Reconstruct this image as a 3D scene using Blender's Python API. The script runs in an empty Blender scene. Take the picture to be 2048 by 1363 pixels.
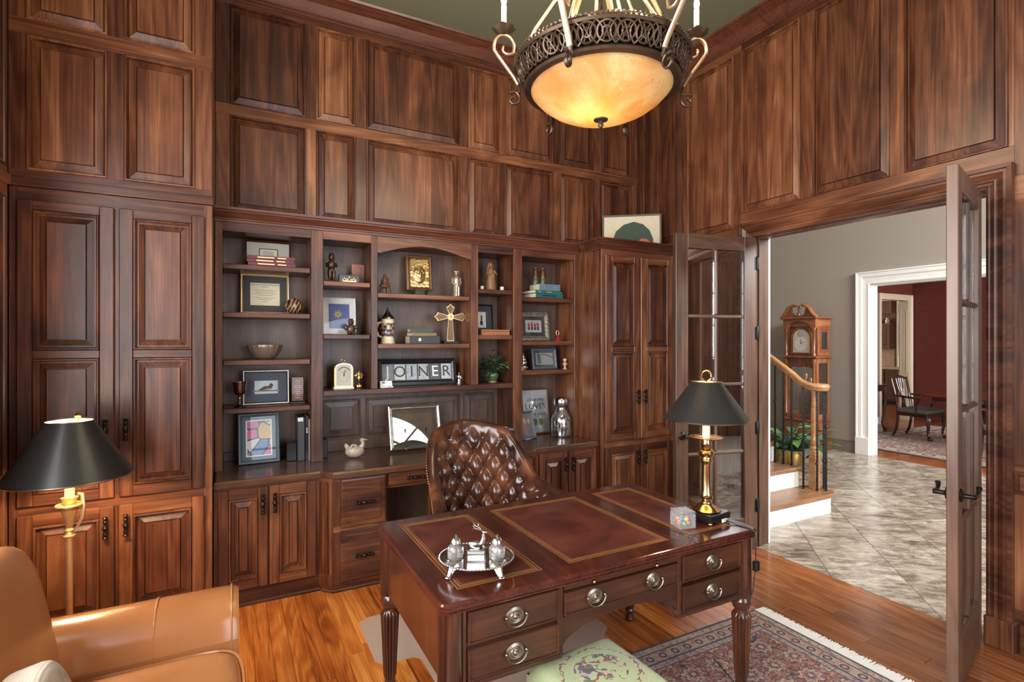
import bpy, bmesh, math, random
from mathutils import Vector, Matrix
pi = math.pi; sin = math.sin; cos = math.cos
R = math.radians
SC = bpy.context.scene
C = SC.collection
rnd = random.Random(7)

# ------------------------------------------------------------------ camera, world, daylight, exposure
YAW = math.atan(559 / 1059.0)
cam_d = bpy.data.cameras.new('camera'); cam = bpy.data.objects.new('camera', cam_d); C.objects.link(cam)
cam.location = (0, 0, 1.58); cam.rotation_euler = (pi / 2, 0, -YAW)
cam_d.sensor_width = 36; cam_d.sensor_fit = 'HORIZONTAL'; cam_d.lens = 1059 / 2048 * 36; cam_d.clip_start = .02
SC.camera = cam

W = bpy.data.worlds.new('sky'); SC.world = W; W.use_nodes = True
bg = W.node_tree.nodes['Background']; bg.inputs['Color'].default_value = (.74, .86, 1, 1); bg.inputs['Strength'].default_value = 3.0

def area(name, loc, rot, sx, sy, power, colr, spread=180):
    l = bpy.data.lights.new(name, 'AREA'); l.shape = 'RECTANGLE'; l.size = sx; l.size_y = sy
    l.energy = power; l.color = colr; l.spread = R(spread)
    o = bpy.data.objects.new(name, l); C.objects.link(o); o.location = loc; o.rotation_euler = rot
    return o
DAY = (1, .955, .90)
# daylight standing in the window openings of the study, the hall and, put in unseen, the dining room
area('daylight_study_side', (-1.11, .45, 1.85), (0, -pi / 2, 0), 2.2, 3.7, 175, DAY)
area('daylight_study_front', (2.0, -2.1, 2.1), (pi / 2, 0, 0), 2.2, 2.9, 48, DAY)
area('daylight_hall', (5.9, -2.1, 3.95), (R(76), 0, 0), 3.2, 1.5, 640, (1, .975, .94))
area('dining_added_daylight', (10.0, .02, 1.6), (pi / 2, 0, 0), 2.4, 2.0, 130, DAY)  # unseen dining room opening, put in to bring daylight
area('kitchen_added_light', (13.0, 10.43, 1.7), (-pi / 2, 0, 0), 2.0, 1.6, 55, (1, .9, .75))  # warm light added out of view for the kitchen, no window known there
vs = SC.view_settings
vs.view_transform = 'Standard'; vs.look = 'None'; vs.gamma = 1; vs.use_curve_mapping = False; vs.exposure = 0.55
cy = SC.cycles
cy.use_denoising = True; cy.max_bounces = 8; cy.diffuse_bounces = 4; cy.glossy_bounces = 4; cy.transmission_bounces = 8
cy.transparent_max_bounces = 8; cy.caustics_reflective = False; cy.caustics_refractive = False
cy.sample_clamp_indirect = 6; cy.sample_clamp_direct = 0; cy.blur_glossy = .8

# ------------------------------------------------------------------ mesh builder
def rotz(p, a):
    c, s = cos(a), sin(a); return (p[0] * c - p[1] * s, p[0] * s + p[1] * c, p[2])
class B:
    def __init__(s, tf=None): s.v = []; s.f = []; s.m = []; s.sm = []; s.tf = tf; s.mi = 0; s.s = False
    def add(s, vs, fs):
        o = len(s.v); s.v += [s.tf(*p) for p in vs] if s.tf else list(vs)
        s.f += [tuple(i + o for i in f) for f in fs]; s.m += [s.mi] * len(fs); s.sm += [s.s] * len(fs); return s
    def mat(s, i): s.mi = i; return s
    def box(s, x0, x1, y0, y1, z0, z1, b=0):
        X = (min(x0, x1), max(x0, x1)); Y = (min(y0, y1), max(y0, y1)); Z = (min(z0, z1), max(z0, z1))
        if b <= 0:
            return s.add([(x, y, z) for x in X for y in Y for z in Z], [(0, 1, 3, 2), (4, 6, 7, 5), (0, 4, 5, 1), (2, 3, 7, 6), (0, 2, 6, 4), (1, 5, 7, 3)])
        b = min(b, .49 * min(X[1] - X[0], Y[1] - Y[0], Z[1] - Z[0])); vs = []; ix = {}
        for i in (0, 1):
            for j in (0, 1):
                for k in (0, 1):
                    p = [X[i], Y[j], Z[k]]; q = [X[i] + (b, -b)[i], Y[j] + (b, -b)[j], Z[k] + (b, -b)[k]]
                    for a in range(3):
                        ix[i, j, k, a] = len(vs); t = list(q); t[a] = p[a]; vs.append(tuple(t))
        fs = []; cyc = ((0, 0), (0, 1), (1, 1), (1, 0))
        for a in range(3):
            for e in (0, 1):
                def key(u, w, a=a, e=e):
                    k = [0, 0, 0]; k[a] = e; k[(a + 1) % 3] = u; k[(a + 2) % 3] = w; return tuple(k)
                fs.append(tuple(ix[key(u, w) + (a,)] for u, w in cyc))
            b1, b2 = (a + 1) % 3, (a + 2) % 3
            for u, w in cyc:
                def kk(e, u=u, w=w, a=a):
                    k = [0, 0, 0]; k[a] = e; k[b1] = u; k[b2] = w; return tuple(k)
                fs.append((ix[kk(0) + (b1,)], ix[kk(1) + (b1,)], ix[kk(1) + (b2,)], ix[kk(0) + (b2,)]))
        for i in (0, 1):
            for j in (0, 1):
                for k in (0, 1): fs.append(tuple(ix[i, j, k, a] for a in range(3)))
        return s.add(vs, fs)
    def lathe(s, prof, c=(0, 0, 0), seg=24, fl=0, nf=0, ax='z', frng=None):
        s.s = True; vs = []; n = len(prof)
        for k, (r, z) in enumerate(prof):
            for i in range(seg):
                a = 2 * pi * i / seg; rr = max(r, 1e-5)
                if fl and (frng is None or frng[0] <= z <= frng[1]): rr *= 1 + fl * (abs(cos(nf * a / 2)) - .6)
                x, y = rr * cos(a), rr * sin(a)
                p = (x, y, z) if ax == 'z' else ((x, z, y) if ax == 'y' else (z, x, y))
                vs.append((p[0] + c[0], p[1] + c[1], p[2] + c[2]))
        fs = [(k * seg + i, k * seg + (i + 1) % seg, (k + 1) * seg + (i + 1) % seg, (k + 1) * seg + i) for k in range(n - 1) for i in range(seg)]
        fs.append(tuple(range(seg))[::-1]); fs.append(tuple(range((n - 1) * seg, n * seg)))
        s.add(vs, fs); s.s = False; return s
    def tube(s, pts, r, seg=8, closed=False, flat=None):
        P = [Vector(p) for p in pts]; n = len(P); rs = r if isinstance(r, (list, tuple)) else [r] * n
        s.s = True; vs = []; up = None
        for i in range(n):
            if closed: t = (P[(i + 1) % n] - P[i - 1])
            else: t = P[min(i + 1, n - 1)] - P[max(i - 1, 0)]
            t.normalize()
            if up is None: up = Vector((0, 0, 1)) if abs(t.z) < .9 else Vector((1, 0, 0))
            x = t.cross(up)
            if x.length < 1e-4: x = t.orthogonal()
            x.normalize(); y = x.cross(t).normalized(); up = y
            for k in range(seg):
                a = 2 * pi * k / seg
                fa, fb = flat if flat else (1, 1)
                vs.append(tuple(P[i] + x * (rs[i] * fa * cos(a)) + y * (rs[i] * fb * sin(a))))
        m = n if closed else n - 1
        fs = [(i * seg + k, i * seg + (k + 1) % seg, ((i + 1) % n) * seg + (k + 1) % seg, ((i + 1) % n) * seg + k) for i in range(m) for k in range(seg)]
        if not closed: fs += [tuple(range(seg))[::-1], tuple(range((n - 1) * seg, n * seg))]
        s.add(vs, fs); s.s = False; return s
    def ell(s, c, r, seg=12, rings=8, rot=None):
        s.s = True; vs = []; fs = []
        r = r if isinstance(r, (list, tuple)) else (r, r, r)
        for i in range(rings + 1):
            ph = -pi / 2 + pi * i / rings
            for k in range(seg):
                a = 2 * pi * k / seg; p = Vector((r[0] * cos(ph) * cos(a), r[1] * cos(ph) * sin(a), r[2] * sin(ph)))
                if rot: p = rot @ p
                vs.append((p.x + c[0], p.y + c[1], p.z + c[2]))
        fs = [(i * seg + k, i * seg + (k + 1) % seg, (i + 1) * seg + (k + 1) % seg, (i + 1) * seg + k) for i in range(rings) for k in range(seg)]
        s.add(vs, fs); s.s = False; return s
    def prism(s, poly, h0, h1, ax='z'):
        n = len(poly); mp = {'z': lambda u, v, w: (u, v, w), 'y': lambda u, v, w: (u, w, v), 'x': lambda u, v, w: (w, u, v)}[ax]
        vs = [mp(u, v, h0) for u, v in poly] + [mp(u, v, h1) for u, v in poly]
        return s.add(vs, [tuple(range(n)), tuple(range(n, 2 * n))[::-1]] + [(i, (i + 1) % n, n + (i + 1) % n, n + i) for i in range(n)])
    def rings(s, u0, u1, v0, v1, rg, back=None):
        vs = []; fs = []
        if back is not None: rg = [(0, back)] + rg
        for d, h in rg: vs += [(u0 + d, v0 + d, h), (u1 - d, v0 + d, h), (u1 - d, v1 - d, h), (u0 + d, v1 - d, h)]
        n = len(rg)
        for i in range(n - 1):
            for k in range(4): fs.append((i * 4 + k, i * 4 + (k + 1) % 4, (i + 1) * 4 + (k + 1) % 4, (i + 1) * 4 + k))
        fs.append((n * 4 - 4, n * 4 - 3, n * 4 - 2, n * 4 - 1))
        if back is not None: fs.append((3, 2, 1, 0))
        return s.add(vs, fs)
    def sweep(s, prof, path, side=1, closed=False):
        n = len(path); vs = []; m = len(prof); P = [Vector(p) for p in path]
        for i in range(n):
            def nrm(a, b):
                d = (b - a).normalized(); return Vector((-d.y, d.x)) * side
            if closed: n0, n1 = nrm(P[i - 1], P[i]), nrm(P[i], P[(i + 1) % n])
            else:
                n0 = nrm(P[i - 1], P[i]) if i > 0 else nrm(P[0], P[1]); n1 = nrm(P[i], P[i + 1]) if i < n - 1 else n0
            q = (n0 + n1); q = q / max(q.length_squared / 2, .2)
            for o, u in prof: vs.append((P[i].x + q.x * o, P[i].y + q.y * o, u))
        L = n if closed else n - 1
        fs = [(i * m + k, i * m + (k + 1) % m, ((i + 1) % n) * m + (k + 1) % m, ((i + 1) % n) * m + k) for i in range(L) for k in range(m)]
        if not closed: fs += [tuple(range(m)), tuple(range((n - 1) * m, n * m))[::-1]]
        return s.add(vs, fs)
    def grid(s, fn, nu, nv, cu=False):
        s.s = True
        vs = [fn(i / nu, j / nv) for i in range(nu + (0 if cu else 1)) for j in range(nv + 1)]; k = nv + 1; mu = nu if cu else nu + 1
        fs = [(i * k + j, ((i + 1) % mu) * k + j, ((i + 1) % mu) * k + j + 1, i * k + j + 1) for i in range(nu) for j in range(nv)]
        s.add(vs, fs); s.s = False; return s
    def obj(s, name, mats, parent=None, loc=None, rot=None, ang=40):
        me = bpy.data.meshes.new(name); me.from_pydata(s.v, [], s.f)
        bm = bmesh.new(); bm.from_mesh(me); bmesh.ops.recalc_face_normals(bm, faces=bm.faces); bm.to_mesh(me); bm.free()
        me.polygons.foreach_set('material_index', s.m)
        if any(s.sm):
            me.polygons.foreach_set('use_smooth', s.sm); me.set_sharp_from_angle(angle=R(ang))
        for m in (mats if isinstance(mats, (list, tuple)) else [mats]): me.materials.append(m)
        o = bpy.data.objects.new(name, me); C.objects.link(o)
        if parent is not None: o.parent = parent
        if loc is not None: o.location = loc
        if rot is not None: o.rotation_euler = rot
        return o

def tag(o, label, cat, group=None):
    o['label'] = label; o['category'] = cat
    if group: o['group'] = group
    return o
def thing(name, label, cat, loc=(0, 0, 0), rz=0, group=None):
    o = bpy.data.objects.new(name, None); C.objects.link(o); o.empty_display_size = .05
    o.location = loc; o.rotation_euler = (0, 0, rz); return tag(o, label, cat, group)
def struct(o, label=None):
    o['kind'] = 'structure'
    if label: o['label'] = label
    return o
def copy_tree(o, parent=None):
    c = o.copy(); C.objects.link(c); c.parent = parent
    for ch in o.children: copy_tree(ch, c)
    return c
def bx(name, x0, x1, y0, y1, z0, z1, m, parent=None, b=.002, **k):
    return B().box(x0, x1, y0, y1, z0, z1, b).obj(name, m, parent, **k)
def text_obj(name, txt, size, mat, parent, loc, rot, depth=.0006, align='CENTER', shear=0):
    cu = bpy.data.curves.new(name, 'FONT'); cu.body = txt; cu.size = size; cu.align_x = align; cu.align_y = 'CENTER'; cu.extrude = depth; cu.shear = shear; cu.resolution_u = 3
    t = bpy.data.objects.new(name, cu); C.objects.link(t)
    me = bpy.data.meshes.new_from_object(t.evaluated_get(bpy.context.evaluated_depsgraph_get()))
    bpy.data.objects.remove(t); bpy.data.curves.remove(cu)
    me.materials.clear(); me.materials.append(mat)
    o = bpy.data.objects.new(name, me); C.objects.link(o); o.parent = parent; o.location = loc; o.rotation_euler = rot
    return o

# ------------------------------------------------------------------ materials
def newmat(name):
    m = bpy.data.materials.new(name); m.use_nodes = True; t = m.node_tree
    return m, t, t.nodes['Principled BSDF']
def nd(t, typ, ins=None, **props):
    n = t.nodes.new('ShaderNode' + typ)
    for k, v in props.items(): setattr(n, k, v)
    for k, v in (ins or {}).items():
        s = n.inputs[k]
        if isinstance(v, bpy.types.NodeSocket): t.links.new(v, s)
        elif isinstance(v, bpy.types.Node): t.links.new(v.outputs[0], s)
        else: s.default_value = v
    return n
def mth(t, op, a, b=None, c=None, clamp=False):
    ins = {0: a}
    if b is not None: ins[1] = b
    if c is not None: ins[2] = c
    return nd(t, 'Math', ins, operation=op, use_clamp=clamp).outputs[0]
def ramp(t, fac, stops, interp='LINEAR'):
    n = nd(t, 'ValToRGB', {0: fac}); cr = n.color_ramp; cr.interpolation = interp
    while len(cr.elements) > 1: cr.elements.remove(cr.elements[-1])
    cr.elements[0].position = stops[0][0]; cr.elements[0].color = (*stops[0][1], 1)
    for p, c in stops[1:]:
        e = cr.elements.new(p); e.color = (*c, 1)
    return n.outputs[0]
def mix(t, fac, a, b, blend='MIX'):
    n = nd(t, 'Mix', data_type='RGBA', blend_type=blend)
    for k, v in ((0, fac), (6, a), (7, b)):
        s = n.inputs[k]
        if isinstance(v, bpy.types.NodeSocket): t.links.new(v, s)
        else: s.default_value = v if k == 0 else (*v, 1) if len(v) == 3 else v
    return n.outputs[2]
def setp(t, p, **k):
    nm = {'col': 'Base Color', 'rough': 'Roughness', 'metal': 'Metallic', 'spec': 'Specular IOR Level', 'trans': 'Transmission Weight', 'ior': 'IOR',
          'coat': 'Coat Weight', 'crough': 'Coat Roughness', 'emit': 'Emission Color', 'estr': 'Emission Strength', 'alpha': 'Alpha', 'norm': 'Normal', 'sub': 'Subsurface Weight', 'sheen': 'Sheen Weight'}
    for a, v in k.items():
        s = p.inputs[nm[a]]
        if isinstance(v, bpy.types.NodeSocket): t.links.new(v, s)
        elif isinstance(v, (tuple, list)) and len(v) == 3 and a != 'norm': s.default_value = (*v, 1)
        else: s.default_value = v
def bump(t, h, strength=.2, dist=.002):
    return nd(t, 'Bump', {'Height': h, 'Strength': strength, 'Distance': dist}).outputs[0]
def coords(t, rand=True):
    tc = nd(t, 'TexCoord').outputs['Object']
    if not rand: return tc
    r = nd(t, 'ObjectInfo').outputs['Random']
    v = nd(t, 'VectorMath', {0: (41.3, 17.7, 29.1)}, operation='SCALE'); t.links.new(r, v.inputs['Scale'])
    return nd(t, 'VectorMath', {0: tc, 1: v.outputs[0]}, operation='ADD').outputs[0]
def plain(name, col, rough=.5, metal=0, var=.12, scale=30, bmp=0, **k):
    m, t, p = newmat(name); co = coords(t)
    n = nd(t, 'TexNoise', {'Vector': co, 'Scale': scale, 'Detail': 3.0}).outputs[0]
    c = mix(t, n, tuple(x * (1 - var) for x in col), tuple(min(1, x * (1 + var)) for x in col))
    setp(t, p, col=c, rough=rough, metal=metal, **k)
    if bmp: setp(t, p, norm=bump(t, n, bmp))
    return m
def wood(name, stops, axis='z', rough=.33, fig=3.2, rvar=.35, coat=0.0, blot=.32, fine=.34, ringk=.085, bandk=.2):
    m, t, p = newmat(name); co = coords(t)
    sc = {'x': (.1, 1, 1), 'y': (1, .1, 1), 'z': (1, 1, .1)}[axis]; sf = {'x': (.02, 1, 1), 'y': (1, .02, 1), 'z': (1, 1, .02)}[axis]
    v1 = nd(t, 'Mapping', {'Vector': co, 'Scale': sc}).outputs[0]; v2 = nd(t, 'Mapping', {'Vector': co, 'Scale': sf}).outputs[0]
    sb = {'x': (.5, 1, 1), 'y': (1, .5, 1), 'z': (1, 1, .5)}[axis]; v3 = nd(t, 'Mapping', {'Vector': co, 'Scale': sb}).outputs[0]
    n0 = nd(t, 'TexNoise', {'Vector': v1, 'Scale': fig * 1.5, 'Detail': 2.0, 'Distortion': .9}).outputs[0]
    ring = mth(t, 'SINE', mth(t, 'MULTIPLY', n0, 48.0))
    sx_ = nd(t, 'SeparateXYZ', {0: co}).outputs
    ac_ = {'x': mth(t, 'ADD', sx_[1], sx_[2]), 'y': mth(t, 'ADD', sx_[0], sx_[2]), 'z': mth(t, 'ADD', sx_[0], sx_[1])}[axis]
    band = nd(t, 'TexWhiteNoise', {'W': mth(t, 'FLOOR', mth(t, 'MULTIPLY', ac_, 8.3))}, noise_dimensions='1D').outputs[0]
    n1 = nd(t, 'TexNoise', {'Vector': v1, 'Scale': fig * 3.4, 'Detail': 5.0, 'Distortion': .7}).outputs[0]
    n2 = nd(t, 'TexNoise', {'Vector': v2, 'Scale': 120.0, 'Detail': 3.0, 'Distortion': .3}).outputs[0]
    n3 = nd(t, 'TexNoise', {'Vector': v3, 'Scale': fig * 1.6, 'Detail': 2.0, 'Distortion': .8}).outputs[0]
    r = nd(t, 'ObjectInfo').outputs['Random']
    a = mth(t, 'MULTIPLY_ADD', mth(t, 'SUBTRACT', n1, .5), .62, mth(t, 'MULTIPLY', mth(t, 'SUBTRACT', n3, .5), blot * 1.8))
    a = mth(t, 'ADD', a, mth(t, 'MULTIPLY', mth(t, 'SUBTRACT', n2, .5), fine * 1.8))
    a = mth(t, 'ADD', a, mth(t, 'MULTIPLY', ring, ringk))
    a = mth(t, 'ADD', a, mth(t, 'MULTIPLY', mth(t, 'SUBTRACT', band, .5), bandk))
    a = mth(t, 'ADD', a, mth(t, 'MULTIPLY', mth(t, 'SUBTRACT', r, .5), rvar))
    a = mth(t, 'ADD', a, .5, clamp=True)
    setp(t, p, col=ramp(t, a, stops), rough=mth(t, 'MULTIPLY_ADD', n2, .14, rough - .05), coat=coat, crough=.12, norm=bump(t, n2, .06, .001))
    return m
ALD = [(0.0, (.020, .006, .004)), (.3, (.056, .0175, .0085)), (.55, (.118, .0395, .0175)), (.8, (.212, .081, .034)), (1, (.33, .145, .065))]
WZ = wood('alder_upright_grain', ALD, 'z'); WX = wood('alder_level_grain', ALD, 'x'); WY = wood('alder_cross_grain', ALD, 'y')
CRN = wood('dark_stained_moulding', [(0, (.022, .006, .004)), (.5, (.075, .022, .012)), (1, (.15, .05, .026))], 'x', rough=.3, bandk=.05)
WD = wood('alder_grey_back', [(0, (.03, .018, .013)), (.5, (.085, .05, .036)), (1, (.15, .095, .07))], 'z', rough=.34)  # greyer brown alder for the bookcase backs and knee hole
DZ = wood('french_door_grain', [(0, (.028, .014, .009)), (.5, (.092, .046, .029)), (1, (.17, .092, .06))], 'z', rough=.34)
DX = wood('french_door_rail_grain', [(0, (.028, .014, .009)), (.5, (.092, .046, .029)), (1, (.17, .092, .06))], 'x', rough=.34)
OAK = wood('oak_floor', [(0, (.20, .045, .009)), (.35, (.43, .118, .019)), (.65, (.58, .19, .034)), (1, (.74, .30, .07))], 'y', rough=.24, bandk=0, ringk=.17, fig=4.0, rvar=.6, fine=.42, blot=.3)
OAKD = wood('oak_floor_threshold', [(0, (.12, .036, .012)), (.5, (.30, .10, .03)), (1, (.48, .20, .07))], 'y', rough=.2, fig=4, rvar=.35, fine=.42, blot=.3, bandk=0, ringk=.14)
TREAD = wood('oak_stair_tread', [(0, (.13, .06, .03)), (.5, (.27, .14, .07)), (1, (.42, .24, .13))], 'x', rough=.25)
RAILW = wood('oak_handrail', [(0, (.2, .09, .035)), (.5, (.40, .2, .085)), (1, (.58, .33, .16))], 'y', rough=.25)
MAH = wood('mahogany_level', [(0, (.012, .004, .002)), (.5, (.045, .015, .007)), (1, (.12, .043, .017))], 'x', rough=.3, coat=.12, ringk=.04, bandk=.08, rvar=.15)
MAHY = wood('mahogany_crossband', [(0, (.018, .004, .003)), (.5, (.075, .017, .009)), (1, (.18, .05, .022))], 'y', rough=.16, fig=8, coat=.4, bandk=0, ringk=.02)
MAHZ = wood('mahogany_upright', [(0, (.02, .006, .004)), (.5, (.07, .022, .011)), (1, (.16, .055, .024))], 'z', rough=.18, coat=.4)
MAHR = wood('mahogany_side_veneer', [(0, (.34, .055, .018)), (.5, (.50, .105, .033)), (1, (.62, .16, .055))], 'y', rough=.28, rvar=.1, coat=.2)
CLK = wood('cherry_clock', [(0, (.08, .022, .009)), (.5, (.21, .07, .026)), (1, (.36, .145, .06))], 'z', rough=.28, coat=.2)
CLKX = wood('cherry_clock_level', [(0, (.08, .022, .009)), (.5, (.21, .07, .026)), (1, (.36, .145, .06))], 'y', rough=.28, coat=.2)
DARKW = plain('dark_polished_wood', (.045, .016, .009), .2, var=.4, scale=14, coat=.4)
GAP = plain('dark_gap', (.02, .012, .008), .8)
CEIL = plain('olive_green_paint', (.15, .155, .09), .85, var=.05, scale=60)
GREY = plain('taupe_wall_paint', (.30, .262, .225), .8, var=.03, scale=90, bmp=.02)
GREYT = plain('taupe_trim_paint', (.17, .15, .13), .5, var=.03)
WHITE = plain('white_trim_paint', (.80, .80, .78), .35, var=.02)
CREAM = plain('cream_trim_paint', (.70, .60, .45), .4, var=.03)
PLAST = plain('white_plaster', (.72, .70, .66), .85, var=.02)
IRON = plain('black_iron', (.018, .018, .02), .38, .6, var=.3)
BLKM = plain('oil_rubbed_bronze', (.02, .014, .011), .35, .7, var=.4)
BRASS = plain('polished_brass', (.62, .40, .16), .2, 1, var=.1)
ABRASS = plain('aged_brass', (.27, .245, .20), .34, 1, var=.25, scale=60)
GOLD = plain('gilt', (.85, .62, .30), .38, .85, var=.12)
SILV = plain('silver', (.60, .60, .61), .18, 1, var=.12, scale=50)
PEWT = plain('pewter', (.38, .36, .33), .28, 1, var=.25, scale=50)
BLACK = plain('black_lacquer', (.008, .008, .009), .25, var=.3)
BLKF = plain('black_matt', (.016, .016, .018), .5, var=.3)
NAVY = plain('slate_blue_paint', (.06, .095, .125), .4, var=.15)
CANDLE = plain('ivory_candle_sleeve', (.86, .76, .55), .4, var=.03)
PAPER = plain('white_paper', (.78, .77, .73), .6, var=.03)
CREAMP = plain('cream_paper', (.74, .66, .47), .6, var=.05)
INK = plain('black_ink', (.02, .02, .022), .5)
PAGES = plain('book_pages', (.62, .53, .38), .7, var=.12, scale=200)

def glassm(name, col=(1, 1, 1), rough=0.0, ior=1.45, rim=.0):
    m, t, p = newmat(name); setp(t, p, col=col, rough=rough, trans=1.0, ior=ior); return m
def panem(name, refl=.08, tint=(1, 1, 1), rough=.02):
    # thin window / picture glass: clear, with a Fresnel-like sheen
    m, t, p = newmat(name); out = t.nodes['Material Output']; t.nodes.remove(p)
    tr = nd(t, 'BsdfTransparent', {'Color': (*tint, 1)}); gl = nd(t, 'BsdfGlossy', {'Roughness': rough})
    lw = nd(t, 'LayerWeight', {'Blend': .5}).outputs['Fresnel']
    f = mth(t, 'MULTIPLY_ADD', mth(t, 'POWER', lw, 1.6), .55, refl, clamp=True)
    t.links.new(nd(t, 'MixShader', {0: f, 1: tr.outputs[0], 2: gl.outputs[0]}).outputs[0], out.inputs['Surface']); return m
GLASS = panem('clear_cut_glass', .22, (.96, .97, .97), .05)
CUTG = plain('frosted_cut_glass', (.80, .78, .74), .06, var=.1, scale=120, trans=.85, ior=1.4)
CRY = plain('sparkling_crystal', (.88, .88, .9), .04, var=.05, alpha=.09, coat=.2)
AWG = panem('award_glass', .0, (.95, .96, 1), .02)
PANE = panem('door_glass', .06); PICG = panem('picture_glass', .0, rough=.01)
MERC = None
def emis(name, col, s):
    m, t, p = newmat(name); setp(t, p, col=col, emit=col, estr=s, rough=.5); return m
BULB = emis('lit_bulb', (1, .78, .45), 45)
CBULB = emis('lit_candelabra_bulb', (1, .84, .6), 60)

def leather(name, stops, rough=.3, scale=5, crack=160, bs=.12, coat=0):
    m, t, p = newmat(name); co = coords(t)
    n = nd(t, 'TexNoise', {'Vector': co, 'Scale': scale, 'Detail': 2.5, 'Distortion': .2}).outputs[0]
    v = nd(t, 'TexVoronoi', {'Vector': co, 'Scale': float(crack)}, feature='DISTANCE_TO_EDGE').outputs[0]
    setp(t, p, col=ramp(t, n, stops), rough=mth(t, 'MULTIPLY_ADD', n, .2, rough - .1), coat=coat, crough=.2, norm=bump(t, mth(t, 'ADD', v, mth(t, 'MULTIPLY', n, 2.0)), bs, .001)); return m
LTAN = leather('tan_leather', [(.25, (.25, .09, .03)), (.5, (.41, .165, .056)), (.75, (.56, .27, .105))], .24, 1.6, bs=.06, coat=.15)
LBRN = leather('brown_leather', [(.25, (.022, .008, .006)), (.5, (.06, .02, .011)), (.78, (.19, .065, .025))], .22, 6, coat=.3)
LRED = leather('red_brown_leather', [(.3, (.055, .013, .009)), (.55, (.095, .023, .014)), (.8, (.135, .036, .021))], .36, 8, 300, .06)
MATP = plain('frosted_plastic_mat', (.66, .52, .44), .35, var=.06, alpha=.55)

def wallpaper():
    m, t, p = newmat('red_grasscloth'); co = coords(t, False)
    v = nd(t, 'Mapping', {'Vector': co, 'Scale': (4, 4, 110)}).outputs[0]; n = nd(t, 'TexNoise', {'Vector': v, 'Scale': 2.0, 'Detail': 4.0}).outputs[0]
    setp(t, p, col=ramp(t, n, [(.25, (.085, .014, .011)), (.5, (.13, .023, .0165)), (.8, (.19, .04, .027))]), rough=.6, norm=bump(t, n, .1)); return m
RED = wallpaper()
def slate():
    m, t, p = newmat('slate_tile'); co = coords(t)
    v = nd(t, 'VectorRotate', {'Vector': co, 'Angle': .62}, rotation_type='Z_AXIS').outputs[0]
    v = nd(t, 'Mapping', {'Vector': v, 'Scale': (.55, 1.25, 1.0)}).outputs[0]
    n = nd(t, 'TexNoise', {'Vector': v, 'Scale': 1.9, 'Detail': 10.0, 'Roughness': .7, 'Distortion': .7}).outputs[0]
    n2 = nd(t, 'TexNoise', {'Vector': v, 'Scale': 11.0, 'Detail': 5.0, 'Distortion': .8}).outputs[0]
    c = ramp(t, n, [(.36, (.09, .068, .05)), (.42, (.21, .17, .125)), (.455, (.38, .335, .27)), (.48, (.14, .105, .08)), (.52, (.285, .245, .185)), (.56, (.46, .42, .35)), (.61, (.18, .14, .10)), (.66, (.36, .30, .235))])
    n3 = nd(t, 'TexNoise', {'Vector': co, 'Scale': 1.3, 'Detail': 2.0}).outputs[0]
    c = mix(t, mth(t, 'MULTIPLY', mth(t, 'GREATER_THAN', n3, .52), .3), c, (.20, .135, .10))
    c = mix(t, .3, c, ramp(t, n2, [(.42, (.06, .045, .036)), (.58, (.52, .47, .4))]))
    setp(t, p, col=c, rough=mth(t, 'MULTIPLY_ADD', n2, .25, .12), norm=bump(t, n, .12, .004)); return m
TILE = slate(); GROUT = plain('tile_grout', (.22, .2, .17), .8)

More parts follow.
